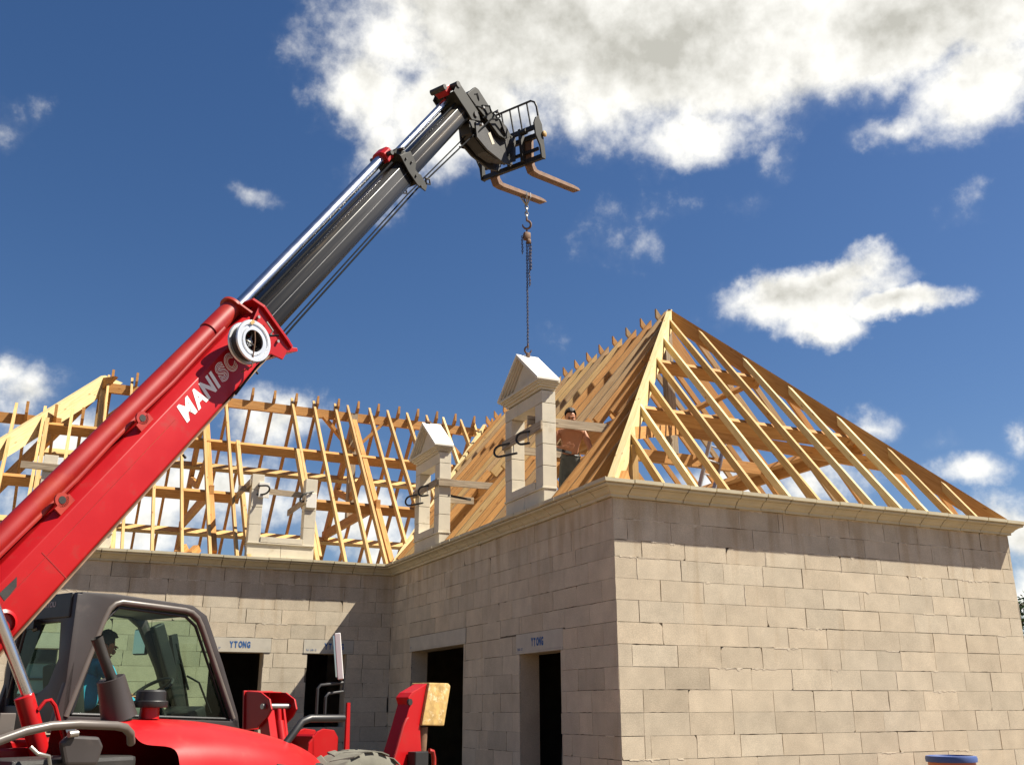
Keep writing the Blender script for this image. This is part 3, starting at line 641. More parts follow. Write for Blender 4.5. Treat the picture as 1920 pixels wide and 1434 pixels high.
d1 = dormer((-.02, CR, 0), (0, 1, 0), (-1, 0, 0), True, 'stone dormer frame under the hanging gable stone')
d2 = dormer((-.02, CM, 0), (0, 1, 0), (-1, 0, 0), True, 'finished stone dormer with its gable already set')
d3 = dormer((-2.16, D-.0, 0), (1, 0, 0), (0, -1, 0), False, 'stone dormer with two open pillars and no gable')
d4 = dormer((-5.67, D-.0, 0), (1, 0, 0), (0, -1, 0), False, 'dormer pillars half hidden behind the red boom')
a_, b_ = MB(), MB(); pediment_mesh((-.02, CM, 0), (0, 1, 0), (-1, 0, 0), a_, b_)
pd = a_.build('pediment', 'stone', d2, bevel=.002); b_.build('coping', 'white_stone', d2)
mb = MB(); mb.beam((-.06, CM, 3.075), (.02, CM, 3.075), .09, .03, (0, 0, 1)); mb.build('mortar_pad', 'rust', d2)
# the gable stone being lowered: hangs from the chain, so a thing of its own
hang = empty('gable_stone', (-.02, CR, 2.375))
tag(hang, 'white triangular gable stone hanging on the chain over the nearest dormer', 'gable stone')
a_, b_ = MB(), MB(); pediment_mesh((-.02, CR-.045, .012), (0, 1, 0), (-1, 0, 0), a_, b_)
for mb_, nm, mt in ((a_, 'pediment', 'stone'), (b_, 'coping', 'white_stone')):
    o = mb_.build(nm, mt, hang, bevel=.002 if nm == 'pediment' else 0); o.location = -Vector((-.02, CR, 2.375))

# ---- boards and clamps tied to the dormers
def board(a, b, w, h, label, up=(0, 0, 1), mat='oldwood'):
    mb = MB(); mb.beam(a, b, w, h, up, 0); c = (Vector(a)+Vector(b))/2
    return tag(mb.build('bracing_board', mat, origin=c, bevel=.003), label, 'board', 'bracing boards clamped to the dormers')
board((-.055, CR+.62, 1.83), (-.055, CR-.66, 1.84), .03, .13, 'grey board clamped across the front of the dormer under the hanging gable')
board((-.10, CR-.32, 1.99), (1.28, CR-.32, 2.02), .03, .13, 'board running into the roof just in front of the shirtless man')
board((-.02, CR+.64, 1.80), (1.0, CR+.64, 1.82), .03, .12, 'board at the far side of the dormer under the hanging gable')
board((-.055, CM+.62, 1.83), (-.055, CM-.64, 1.84), .03, .12, 'grey board clamped across the front of the middle dormer')
board((-.05, CM-.64, 1.83), (1.15, CM-.64, 1.85), .03, .12, 'board leading from the middle dormer back onto the rafters, the upper one')
board((0, CM-.33, 1.60), (.75, CM-.33, 1.62), .03, .12, 'short board below the longer one behind the middle dormer')
board((-2.97, D+.245, 1.99), (-1.66, D+.245, 1.96), .03, .11, 'board clamped across the two pillars of the gable-less dormer')
board((-2.82, D-.1, 2.05), (-2.82, D+1.25, 2.05), .03, .12, 'board running back into the roof left of the gable-less dormer')
board((-1.79, D-.1, 1.80), (-1.79, D+1.3, 1.80), .03, .12, 'board slanting back between the pillars of the gable-less dormer')
board((-6.62, D-.03, 2.02), (-5.3, D-.03, 2.0), .03, .12, 'grey board across the dormer pillars left of the red boom')
def clamp(p, out, dn, span, label):
    """screw clamp: curved iron back, straight bar, spindle with handle"""
    p, out, dn = Vector(p), Vector(out).normalized(), Vector(dn).normalized(); mb = MB()
    pts = []
    for t in range(11):
        th = math.pi*(.5+t/10); pts.append(p-dn*.0+out*(-math.cos(th)*.10)*1.0+dn*(math.sin(th)*-.085))
    a = pts[0]; b = pts[-1]
    pts = [a-out*span]+pts+[b-out*span]
    e = empty('screw_clamp', p); tag(e, label, 'clamp', 'screw clamps on the dormer boards')
    mb.tube(pts, .017, 8); o = mb.build('clamp_frame', 'soot', e, smooth=True); o.location = -p
    mb = MB(); mb.tube([a-out*span*.8, a-out*(span*.8)+dn*.12], .008, 8); mb.tube([a-out*(span*.8)+dn*.12-Vector((0, 0, .05)), a-out*(span*.8)+dn*.12+Vector((0, 0, .05))], .005, 6)
    o = mb.build('spindle', 'steel', e, smooth=True); o.location = -p
clamp((-.16, CR+.50, 1.72), (-.55, .85, -.05), (0, 0, -1), .30, 'black clamp at the left end of the board under the hanging gable')
clamp((-.14, CR-.22, 1.74), (-.55, .85, 0), (0, 0, -1), .12, 'black clamp near the front pillar under the hanging gable')
clamp((-.16, CM+.50, 1.70), (-.55, .85, -.05), (0, 0, -1), .30, 'black clamp at the left end of the board on the middle dormer')
clamp((-.14, CM-.12, 1.76), (-.55, .85, 0), (0, 0, -1), .12, 'black clamp near the right pillar of the middle dormer')
clamp((-2.56, D-.08, 1.93), (.8, -.5, 0), (-.2, .4, -1), .14, 'black clamp on the left pillar of the gable-less dormer')
clamp((-1.80, D-.08, 1.86), (-.8, -.3, -.3), (-.3, .3, -1), .16, 'black clamp on the right pillar of the gable-less dormer')
for x, z0, z1, s in ((-2.55, 1.80, 2.08, -1), (-1.66, 1.68, 1.96, 1)):   # foam pads under the clamps
    mb = MB(); mb.box((x-.03*s*0, D-.02, (z0+z1)/2), (.19, .04, z1-z0)); mb.build('pad', 'white_stone', d3, bevel=.004)
# black bars lying on the boards
for y0, lab in ((CR-.36, 'black clamp bar beside the shirtless man'), (CM-.60, 'black clamp bar behind the middle dormer')):
    mb = MB(); mb.beam((.15, y0, 1.62), (.62, y0+.1, 1.60), .03, .035, (0, 0, 1)); tag(mb.build('clamp_bar', 'soot', origin=(.4, y0, 1.6)), lab, 'bar', 'screw clamps on the dormer boards')
# ladders
def ladder(a, b, side, w, n, label, mat='alu', r=.022):
    a, b, side = Vector(a), Vector(b), Vector(side).normalized(); d = b-a; up = d.normalized().cross(side)
    e = empty('ladder', a); tag(e, label, 'ladder')
    for s in (-1, 1):
        mb = MB(); mb.beam(a+side*s*w/2, b+side*s*w/2, .03, .07, up, 0); o = mb.build('rail', mat, e); o.location = -a
    for i in range(n):
        p = a+d*((i+.5)/n); mb = MB(); mb.tube([p-side*(w/2-.01), p+side*(w/2-.01)], .016, 8); o = mb.build('rung', mat, e, smooth=True); o.location = -a
ladder((3.62, 3.5, .5), (4.34, 3.4, 2.75), (.92, .35, 0), .44, 9, 'aluminium ladder standing inside the pyramid-shaped roof frame')
ladder((.9, 2.75, GZ), (.42, 1.6, -1.15), (.5, -.85, 0), .42, 9, 'thin white ladder leaning inside the narrow side doorway', 'alu')

# ------------------------------------------------------------------ telehandler
HD = R(29); TO = Vector((.19, 1.91, 0)); TF = Vector((math.cos(HD), math.sin(HD), 0)); TL = Vector((math.sin(HD), -math.cos(HD), 0))
tele = empty('telehandler', TO+TF*-6+Vector((0, 0, GZ)), HD)
tag(tele, 'red telescopic handler with raised boom, grey cab and long pallet forks', 'telehandler')
def T(s, l, z): return Vector((s+6, -l, z-GZ))          # s forward, l to its right, z up
CA, SA = math.cos(R(52.9)), math.sin(R(52.9))
def B(a, b, l): return T(CA*a-SA*b, l, SA*a+CA*b)         # a along the boom, b across it
BV = B(1, 0, 0)-B(0, 0, 0)
def part(mb, name, mat, parent=None, **k): return mb.build(name, mat, parent or tele, **k)
def bprism(mb, sec, a0, a1, mi=0): mb.prism([B(a0, b, l) for l, b in sec], BV*(a1-a0), mi=mi)
def chamfer(w, b0, b1, c, cb=None):
    cb = c if cb is None else cb
    return [(-w+cb, b0), (w-cb, b0), (w, b0+cb), (w, b1-c), (w-c, b1), (-w+c, b1), (-w, b1-c), (-w, b0+cb)]
# outer boom
mb = MB(); bprism(mb, chamfer(.215, 5.06, 5.485, .075, .02), -7.3, -1.86)
boom = part(mb, 'boom', 'red', bevel=.008, smooth=True)
mb = MB(); bprism(mb, [(-.222, 5.048), (.222, 5.048), (.222, 5.06), (-.222, 5.06)], -7.3, -1.9); part(mb, 'boom_flange', 'flange_rust', boom)
mb = MB(); bprism(mb, [(.213, 5.305), (.2185, 5.303), (.2185, 5.299), (.213, 5.297)], -7.2, -3.4); bprism(mb, [(.213, 5.35), (.217, 5.35), (.217, 5.07), (.213, 5.07)], -5.03, -5.022); part(mb, 'weld_seam', 'red_faded', boom)
mb = MB(); mb.tube([B(-7.3, 5.575, 0), B(-2.05, 5.575, 0)], .088, 28); mb.tube([B(-2.36, 5.575, 0), B(-1.96, 5.575, 0)], .098, 28); part(mb, 'cylinder_tube', 'red_faded', boom, smooth=True)
mb = MB(); mb.tube([B(-1.97, 5.575, 0), B(-1.94, 5.575, 0)], .128, 28); bprism(mb, [(-.2, 5.47), (.2, 5.47), (.13, 5.60), (-.13, 5.60)], -1.965, -1.945); part(mb, 'tube_flange', 'red_faded', boom, smooth=True)
for a in (-3.63, -4.63):
    mb = MB(); mb.tube([B(a, 5.515, .185), B(a, 5.515, .205)], .058, 18); bprism(mb, [(.185, 5.44), (.205, 5.44), (.205, 5.51), (.185, 5.51)], a-.09, a+.075); part(mb, 'lifting_lug', 'red_faded', boom, smooth=True)
    mb = MB(); mb.tube([B(a, 5.515, .204), B(a, 5.515, .208)], .03, 14); part(mb, 'lug_hole', 'soot', boom)
mb = MB()
mb.lathe([(.10, 0), (.10, .03), (.075, .045), (.075, .02), (.001, .02)], B(-5.58, 5.2, .21), T(0, 1, 0)-T(0, 0, 0), 24); part(mb, 'pin_boss', 'red', boom, smooth=True)
mb = MB(); mb.prism([B(-5.45, 5.37, .2145), B(-5.28, 5.36, .2145), B(-5.33, 5.31, .2145), B(-5.46, 5.30, .2145)], (T(0, 1, 0)-T(0, 0, 0))*.003); part(mb, 'boom_slot', 'soot', boom)
for a, b in ((-2.0, 5.10), (-2.35, 5.07), (-3.55, 5.05)):
    mb = MB(); mb.tube([B(a, b-.02, .2), B(a+.0, b-.06, .2)], .012, 8); part(mb, 'hose_guide', 'soot', boom)
mb = MB(); pth = [B(-6.9+.42*i, 5.525+.008*math.sin(i*1.9), .12) for i in range(12)]; mb.tube(pth, .02, 8); part(mb, 'hose', 'red_faded', boom, smooth=True)
# end collar with gussets
mb = MB(); bprism(mb, [(-.26, 4.95), (.26, 4.95), (.27, 5.04), (.27, 5.45), (.2, 5.56), (-.2, 5.56), (-.27, 5.45), (-.27, 5.04)], -1.86, -1.83)
mb.prism([B(-1.86, 5.48, .235), B(-1.86, 4.96, .235), B(-2.02, 4.93, .235), B(-2.10, 5.06, .235), B(-2.28, 5.10, .235), B(-2.05, 5.42, .235)], T(0, -.02, 0)-T(0, 0, 0))
mb.prism([B(-1.86, 4.97, -.24), B(-1.78, 4.90, -.24), B(-1.80, 4.87, -.24), B(-1.93, 4.95, -.24)], T(0, .48, 0)-T(0, 0, 0))
part(mb, 'boom_collar', 'red', boom, bevel=.004)
mb = MB()
for a, b in ((-1.97, 5.41), (-2.02, 5.34), (-1.98, 5.20), (-1.95, 5.10)): mb.tube([B(a, b, .23), B(a, b, .262)], .016, 8)
mb.tube([B(-1.93, 5.32, .26), B(-1.95, 5.22, .28), B(-2.0, 5.21, .27)], .009, 8); part(mb, 'bolt', 'steel', boom, smooth=True)
# inner sections
mb = MB(); bprism(mb, chamfer(.175, 5.13, 5.45, .05), -1.9, 1.52); sec2 = part(mb, 'boom_section', 'boom_steel', bevel=.006, smooth=True)
mb = MB(); bprism(mb, [(.173, 5.297), (.1775, 5.295), (.1775, 5.291), (.173, 5.289)], -1.8, 1.48); part(mb, 'seam', 'steel', sec2)
mb = MB(); bprism(mb, chamfer(.14, 5.155, 5.415, .04), 1.45, 3.34); sec3 = part(mb, 'boom_section', 'boom_steel', bevel=.006, smooth=True)
mb = MB(); bprism(mb, [(.138, 5.290), (.1425, 5.288), (.1425, 5.284), (.138, 5.282)], 1.6, 3.3); part(mb, 'seam', 'steel', sec3)
mb = MB()
bprism(mb, [(-.2, 5.10), (.2, 5.10), (.2, 5.50), (.12, 5.58), (-.12, 5.58), (-.2, 5.50)], 1.44, 1.56)
mb.prism([B(1.50, 5.50, .205), B(1.63, 5.46, .205), B(1.60, 5.30, .205), B(1.50, 5.24, .205), B(1.57, 5.16, .205), B(1.56, 5.00, .205), B(1.48, 4.97, .205), B(1.40, 5.10, .205), B(1.38, 5.30, .205), B(1.40, 5.52, .205)], T(0, .016, 0)-T(0, 0, 0))
part(mb, 'section_collar', 'head_grey', sec2, bevel=.006)
mb = MB(); bprism(mb, [(-.10, 5.52), (.10, 5.52), (.10, 5.64), (.06, 5.67), (-.06, 5.67), (-.10, 5.64)], 1.30, 1.46); part(mb, 'rod_bracket', 'red', sec2, bevel=.01)
mb = MB()
for l in (-.19, .2): mb.tube([B(1.60, 5.02, l), B(1.66, 4.98, l), B(1.70, 5.03, l), B(1.64, 5.08, l), B(1.60, 5.02, l)], .012, 6)
part(mb, 'hose_guide', 'soot', sec2, smooth=True)
mb = MB(); mb.tube([B(1.36, 5.60, -.17), B(1.36, 5.60, .17)], .03, 10); part(mb, 'pin', 'soot', sec2, smooth=True)
mb = MB(); mb.tube([B(1.54, 5.55, -.2), B(1.54, 5.55, .22)], .022, 10); part(mb, 'pin', 'soot', sec2, smooth=True)
for a, b in ((1.46, 5.44), (1.46, 5.2), (1.52, 5.36), (1.44, 5.06)): mb = MB(); mb.tube([B(a, b, .2), B(a, b, .24)], .014, 8); part(mb, 'bolt', 'soot', sec2, smooth=True)
mb = MB(); mb.tube([B(-1.94, 5.545, 0), B(1.34, 5.585, 0)], .062, 28); part(mb, 'piston_rod', 'chrome', sec2, smooth=True)
mb = MB(); mb.tube([B(-1.9, 5.475, .13), B(1.3, 5.50, .13)], .014, 8); part(mb, 'pipe', 'hose', sec2, smooth=True)
mb = MB(); mb.tube([B(1.5, 5.50, 0), B(3.28, 5.52, 0)], .048, 24); part(mb, 'piston_rod', 'chrome', sec3, smooth=True)
mb = MB(); mb.tube([B(1.5, 5.425, .10), B(3.25, 5.44, .10)], .012, 8); part(mb, 'pipe', 'hose', sec3, smooth=True)
mb = MB(); mb.tube([B(-2.1, 5.02, .1), B(-1.5, 5.03, .1), B(1.5, 5.03, .1), B(3.6, 4.93, .1)], .011, 8); mb.tube([B(-2.1, 5.01, -.05), B(1.5, 5.015, -.05), B(3.6, 4.95, -.05)], .009, 8); part(mb, 'hydraulic_hose', 'hose', sec2, smooth=True)
# hose reel on the side of the outer boom
reel = None; rc = B(-2.37, 5.355, 0); lx = T(0, 1, 0)-T(0, 0, 0)
mb = MB(); mb.lathe([(.185, .34), (.17, .35), (.165, .45), (.185, .46)], rc, lx, 40, close=False); mb.lathe([(.09, .455), (.09, .33)], rc, lx, 30, close=False); reel = part(mb, 'hose_reel', 'soot', smooth=True)
mb = MB()
for l0, ri in ((.325, .10), (.44, .105)):
    mb.lathe([(ri, l0), (ri, l0+.022), (.13, l0+.022), (.135, l0+.013), (.16, l0+.013), (.165, l0+.024), (.195, l0+.024), (.203, l0+.012), (.195, l0), (ri, l0)], rc, lx, 44, close=False)
part(mb, 'reel_disc', 'reel', reel, smooth=True)
mb = MB(); mb.lathe([(.001, .34), (.088, .34)], rc, lx, 24, close=False); part(mb, 'reel_back', 'soot', reel)
mb = MB(); mb.tube([rc+lx*.2, rc+lx*.40], .035, 14)
for t in range(4): mb.tube([rc+lx*.40, rc+lx*.39+(B(1, 0, 0)-B(0, 0, 0))*.09*math.cos(t*1.57+.4)+(B(0, 1, 0)-B(0, 0, 0))*.09*math.sin(t*1.57+.4)], .011, 8)
part(mb, 'reel_spoke', 'steel', reel, smooth=True)
mb = MB(); mb.tube([B(-2.30, 5.42, .47), B(-2.37, 5.355, .475), B(-2.56, 5.20, .45), B(-2.58, 5.18, .3)], .006, 8); part(mb, 'reel_bracket', 'rust', reel, smooth=True)
mb = MB(); mb.box(B(-2.26, 5.49, .468), (.05, .008, .03), rot=Matrix.Rotation(R(-50), 3, 'Y')); part(mb, 'reel_sticker', 'yellow', reel)
mb = MB(); mb.tube([B(-2.05, 5.2, .42)]+[rc+lx*.38+(BV*math.cos(t)+(B(0, 1, 0)-B(0, 0, 0))*math.sin(t))*.23 for t in (-.35, -.7, -1.1, -1.5, -1.9)]+[B(-2.75, 5.06, .25)], .011, 8); part(mb, 'reel_hose', 'hose', reel, smooth=True)
# lettering on the boom side
ex, ey = BV, B(0, 1, 0)-B(0, 0, 0)
for ch, x_, w_ in (('M', -3.325, .178), ('A', -3.152, .155), ('N', -2.995, .155), ('I', -2.835, .055)):
    text_obj('boom_lettering', ch, .222, ex, ey, lx, B(x_, 5.212, .2165), 'white_letter_lit_edge', boom, bold=.009, width=w_, depth=.001, shear=.12)
for ch, x_, w_ in (('S', -2.755, .13), ('C', -2.615, .13)):
    for k, (bo, mt_) in enumerate(((.015, 'white_letter_lit_edge'), (.008, 'red'), (.001, 'white_letter_lit_edge'), (-.005, 'red'))):
        text_obj('boom_lettering', ch, .205, ex, ey, lx, B(x_+(.015-bo)*.8, 5.22, .2162+.0014*k), mt_, boom, bold=bo, width=w_-2*(.015-bo)*.8, depth=.0006, shear=.1)

# boom head, coupler and fork carriage
def sprism(mb, pts, l0, l1, mi=0): mb.prism([T(s, l0, z) for s, z in pts], T(0, l1-l0, 0)-T(0, 0, 0), mi=mi)
mb = MB()
for l in (-.185, .165): sprism(mb, [(-2.46, 6.10), (-2.40, 6.145), (-2.26, 6.07), (-1.98, 5.92), (-1.93, 5.80), (-2.12, 5.72), (-2.24, 5.80), (-2.36, 5.86), (-2.52, 5.95)], l, l+.025)
sprism(mb, [(-2.50, 5.97), (-2.38, 6.08), (-2.20, 5.94), (-2.30, 5.85)], -.16, .165); head = part(mb, 'boom_head', 'head_grey', bevel=.006)
for s_, l_, z_, r_ in ((-2.44, .205, 6.10, .045), (-2.62, .12, 5.99, .04), (-2.05, .21, 5.84, .04)): mb = MB(); mb.tube([T(s_, -l_, z_), T(s_, l_, z_)], r_, 14); part(mb, 'pin', 'soot', head, smooth=True)
mb = MB(); sprism(mb, [(-2.63, 5.98), (-2.50, 6.11), (-2.44, 6.06), (-2.50, 5.94)], -.09, .09); part(mb, 'rod_bracket', 'red', head, bevel=.008)
mb = MB(); sprism(mb, [(-2.18, 6.12), (-2.0, 6.33), (-1.93, 6.33), (-1.60, 6.15), (-1.26, 6.08), (-1.14, 5.98), (-1.28, 5.86), (-1.44, 5.84), (-1.74, 5.96), (-2.02, 6.05)], .10, .15); sprism(mb, [(-2.18, 6.12), (-2.0, 6.33), (-1.93, 6.33), (-1.60, 6.15), (-1.26, 6.08), (-1.14, 5.98), (-1.28, 5.86), (-1.44, 5.84), (-1.74, 5.96), (-2.02, 6.05)], -.17, -.12)
sprism(mb, [(-2.10, 6.2), (-2.0, 6.31), (-1.5, 6.12), (-1.5, 6.04)], -.12, .10)
part(mb, 'coupler_arm', 'head_grey', head, bevel=.006)
mb = MB(); mb.tube([T(-2.02, .152, 6.20), T(-1.97, .16, 6.24), T(-1.94, .16, 6.19), T(-1.92, .152, 6.15)], .008, 6); mb.tube([T(-1.36, .12, 5.97), T(-1.36, .17, 5.97)], .05, 14); part(mb, 'coupler_pin', 'soot', head, smooth=True)
mb = MB()
sprism(mb, [(-2.0, 5.92), (-1.72, 5.98), (-1.42, 6.02), (-1.12, 6.0), (-.92, 5.86), (-1.10, 5.62), (-1.40, 5.50), (-1.66, 5.50), (-1.84, 5.56), (-1.99, 5.63), (-2.04, 5.76)], -.10, .07); part(mb, 'gooseneck', 'soot', head, bevel=.01)
mb = MB()
for l in (-.16, .11): sprism(mb, [(-1.98, 5.78), (-1.8, 5.84), (-1.5, 5.7), (-1.3, 5.66), (-1.12, 5.52), (-1.3, 5.46), (-1.7, 5.48), (-1.94, 5.56)], l, l+.03)
part(mb, 'neck_plate', 'soot', head, bevel=.005)
mb = MB(); mb.tube([T(-1.75, .03, 5.83), T(-1.12, .03, 5.60)], .055, 16); part(mb, 'tilt_cylinder', 'soot', head, smooth=True)
mb = MB(); mb.box(T(-1.62, .142, 5.70), (.17, .006, .07), rot=Matrix.Rotation(R(52), 3, 'Y')); part(mb, 'warning_sticker', 'lintel', head)
mb = MB()
for pth in ([(-2.05, .18, 5.98), (-1.9, .22, 6.02), (-1.82, .23, 5.94), (-1.9, .2, 5.86)], [(-1.86, .16, 6.10), (-1.74, .2, 6.14), (-1.70, .2, 6.06), (-1.78, .18, 5.98)], [(-1.60, .15, 6.12), (-1.52, .18, 6.20), (-1.46, .18, 6.12), (-1.52, .16, 6.06)], [(-1.95, .12, 5.6), (-1.7, .2, 5.95), (-1.5, .2, 6.05), (-1.3, .16, 5.9)], [(-1.9, -.2, 5.55), (-1.5, -.25, 5.7), (-1.1, -.25, 5.75)]):
    mb.tube([T(*q) for q in pth], .013, 7)
part(mb, 'hose', 'hose', head, smooth=True)
mb = MB()
for a, l, z in ((-1.93, .2, 6.0), (-1.55, .17, 6.15), (-1.95, .19, 5.72)): mb.tube([T(a, l, z), T(a, l+.05, z)], .018, 8)
part(mb, 'hose_fitting', 'steel', head, smooth=True)
car = None; mb = MB()
LR, LL = .50, -.57
for z in (5.66, 6.04): mb.box(T(-.86, (LR+LL)/2, z), (.05, LR-LL, .075))
mb.box(T(-.88, (LR+LL)/2, 5.80), (.03, LR-LL-.1, .05)); mb.box(T(-.93, (LR+LL)/2, 6.16), (.04, LR-LL, .04)); car = part(mb, 'fork_carriage', 'soot', bevel=.004)
for l in (LR-.005, LL-.02):
    mb = MB(); sprism(mb, [(-1.04, 6.22), (-.98, 6.27), (-.89, 6.17), (-.80, 5.68), (-.81, 5.63), (-.90, 5.62), (-.94, 5.80), (-1.05, 5.92), (-1.09, 6.10)], l, l+.025); part(mb, 'side_plate', 'head_grey', car, bevel=.004)
mb = MB()
for l in (-.30, -.08, .16): sprism(mb, [(-1.0, 6.16), (-.89, 6.14), (-.85, 5.66), (-.93, 5.66)], l, l+.045)
sprism(mb, [(-1.15, 6.05), (-.92, 6.1), (-.92, 5.7), (-1.15, 5.56)], -.22, -.20); sprism(mb, [(-1.15, 6.05), (-.92, 6.1), (-.92, 5.7), (-1.15, 5.56)], .05, .07)
part(mb, 'upright', 'soot', car, bevel=.003)
mb = MB(); mb.tube([T(-.93, LR+.0, 6.16), T(-1.0, LR, 6.42), T(-1.02, LR-.02, 6.49), T(-1.03, LR-.08, 6.53), T(-1.03, LL+.08, 6.53), T(-1.02, LL+.02, 6.49), T(-1.0, LL, 6.42), T(-.93, LL, 6.16)], .016, 10)
for i in range(1, 7): l = LL+(LR-LL)*i/7; mb.tube([T(-.93, l, 6.18), T(-1.03, l, 6.52)], .0125, 8)
part(mb, 'load_guard', 'soot', car, smooth=True)
mb = MB(); mb.lathe([(.001, .03), (.03, .03), (.045, .02), (.045, 0)], T(-.86, LR+.03, 6.02), lx, 18); part(mb, 'round_sticker', 'yellow', car, smooth=True)
mb = MB()
for l in (-.35, .2): mb.tube([T(-.97, l, 6.1), T(-.97, l+.1, 6.1)], .045, 12)
mb.tube([T(-.97, -.45, 6.09), T(-.97, .42, 6.09)], .02, 10); part(mb, 'fork_shaft', 'soot', car, smooth=True)
for lf in (-.38, .25):
    fk = [(-.86, 6.10), (-.81, 6.10), (-.80, 5.70), (-.775, 5.62), (-.71, 5.58), (.30, 5.79), (.44, 5.805), (.49, 5.785), (.46, 5.77), (-.68, 5.52), (-.80, 5.515), (-.86, 5.60)]
    mb = MB(); sprism(mb, fk, lf-.06, lf+.06); part(mb, 'fork', 'rust', car, bevel=.002)

# cab
cab_o = [(-6.62, -.975), (-6.33, -.965), (-5.52, -1.00), (-5.36, -1.08), (-5.13, -1.5), (-4.91, -1.95), (-4.88, -2.07), (-6.74, -2.07), (-6.62, -1.5)]
cab_i = [(-6.37, -1.13), (-6.27, -1.045), (-5.55, -1.075), (-5.43, -1.15), (-5.20, -1.52), (-4.99, -1.94), (-4.98, -2.00), (-6.60, -1.945), (-6.49, -1.5)]
mb = MB()
for l0, l1 in ((-.36, -.30), (-1.25, -1.19)): mb.ring([T(s, l0, z) for s, z in cab_o], [T(s, l0, z) for s, z in cab_i], T(0, l1-l0, 0)-T(0, 0, 0))
sprism(mb, [(-6.62, -.972), (-6.33, -.962), (-5.52, -.997), (-5.38, -1.07), (-5.46, -1.09), (-5.56, -1.06), (-6.3, -1.04), (-6.60, -1.06)], -1.19, -.36)
rear_o = [(-.30, -.99), (-.30, -1.5), (-.30, -2.06), (-.8, -2.06), (-1.25, -2.06), (-1.25, -1.5), (-1.25, -.99), (-.8, -.99)]
rear_i = [(-.50, -1.21), (-.46, -1.5), (-.56, -1.70), (-.86, -1.86), (-1.16, -1.86), (-1.16, -1.5), (-1.1, -1.21), (-.8, -1.21)]
mb.ring([T(-6.66, l, z) for l, z in rear_o], [T(-6.66, l, z) for l, z in rear_i], T(.06, 0, 0)-T(0, 0, 0))
sprism(mb, [(-5.0, -1.98), (-4.9, -1.98), (-4.87, -2.3), (-5.0, -2.3)], -1.25, -.30)
cab = part(mb, 'cab', 'grey', bevel=.012, smooth=True)
mb = MB(); mb.box(T(-6.66, -.78, -1.08), (.03, .84, .2)); part(mb, 'rear_fascia', 'black', cab, bevel=.01)
mb = MB(); mb.tube([T(s, -.315, z) for s, z in [(-6.62, -1.95), (-6.40, -1.22), (-6.37, -1.14), (-6.345, -1.09), (-6.30, -1.05), (-6.24, -1.03), (-5.9, -1.04), (-5.60, -1.05), (-5.52, -1.065), (-5.45, -1.11), (-5.40, -1.18), (-4.96, -1.98)]], .028, 12); part(mb, 'cab_tube', 'grey_tube', cab, smooth=True)
mb = MB(); mb.tube([T(s, -.335, z) for s, z in [(-6.56, -1.93), (-6.37, -1.2), (-6.25, -1.07), (-5.57, -1.10), (-5.45, -1.18), (-5.02, -1.98), (-6.56, -1.93)]], .014, 8); part(mb, 'window_seal', 'black', cab, smooth=True)
mb = MB(); mb.add([T(s, -.345, z) for s, z in cab_i], [tuple(range(len(cab_i)))]); part(mb, 'side_window', 'glass', cab)
mb = MB(); mb.add([T(s, -1.22, z) for s, z in cab_i], [tuple(range(len(cab_i)))]); part(mb, 'side_window', 'glass', cab)
mb = MB(); mb.add([T(-6.63, l, z) for l, z in rear_i], [tuple(range(len(rear_i)))]); part(mb, 'rear_window', 'glass', cab)
mb = MB(); mb.add([T(-5.38, -.37, -1.10), T(-5.38, -1.18, -1.10), T(-4.93, -1.18, -1.98), T(-4.93, -.37, -1.98)], [(0, 1, 2, 3)]); part(mb, 'windscreen', 'glass', cab)
mb = MB(); mb.tube([T(-6.65, -.98, -1.22), T(-6.70, -.94, -1.24), T(-6.70, -.97, -1.35), T(-6.69, -1.08, -1.80)], .012, 8); mb.tube([T(-6.68, -.86, -1.20), T(-6.7, -.80, -1.26), T(-6.7, -.74, -1.25)], .022, 8); mb.box(T(-6.7, -.84, -1.22), (.07, .14, .07)); part(mb, 'rear_wiper', 'black', cab, smooth=True)
text_obj('cab_lettering', 'MANITOU', .062, lx*-1*-1, T(0, 0, 1)-T(0, 0, 0), T(-1, 0, 0)-T(0, 0, 0), T(-6.676, -.86, -1.085), 'grey_letter', cab, bold=.001, sx=1.0, depth=.0008)
mb = MB(); mb.box(T(-5.85, -.78, -2.16), (1.9, .86, .12)); mb.box(T(-5.08, -.78, -2.06), (.26, .8, .1)); mb.box(T(-5.18, -.78, -1.96), (.20, .5, .14), rot=Matrix.Rotation(R(-20), 3, 'Y')); part(mb, 'dashboard', 'black', cab, bevel=.03, smooth=True)
mb = MB(); mb.box(T(-6.12, -.78, -2.02), (.46, .48, .12)); mb.box(T(-6.38, -.78, -1.78), (.12, .46, .52), rot=Matrix.Rotation(R(-10), 3, 'Y')); part(mb, 'driver_seat', 'seat', cab, bevel=.04, smooth=True)
mb = MB(); wc = T(-5.52, -.78, -1.73); wa = Vector((-.55, 0, .83)).normalized(); e1 = Vector((0, 1, 0)); e2 = wa.cross(e1)
mb.tube([wc+(e1*math.cos(t*math.pi/12)+e2*math.sin(t*math.pi/12))*.19 for t in range(24)], .016, 8, closed=True)
for t in (0, 2.1, 4.2): mb.tube([wc-wa*.03, wc+(e1*math.cos(t)+e2*math.sin(t))*.19], .012, 6)
mb.tube([wc-wa*.02, wc-wa*.35], .03, 8); part(mb, 'steering_wheel', 'black', cab, smooth=True)
mb = MB(); mb.beam(T(-5.10, -1.14, -1.2), T(-4.86, -1.14, -1.98), .05, .07, (1, 0, 0), 0); mb.tube([T(-5.0, -.9, -1.95), T(-5.16, -.85, -1.55), T(-5.2, -.84, -1.48)], .012, 8); mb.tube([T(-5.26, -.85, -1.30), T(-5.09, -.83, -1.72)], .011, 8)
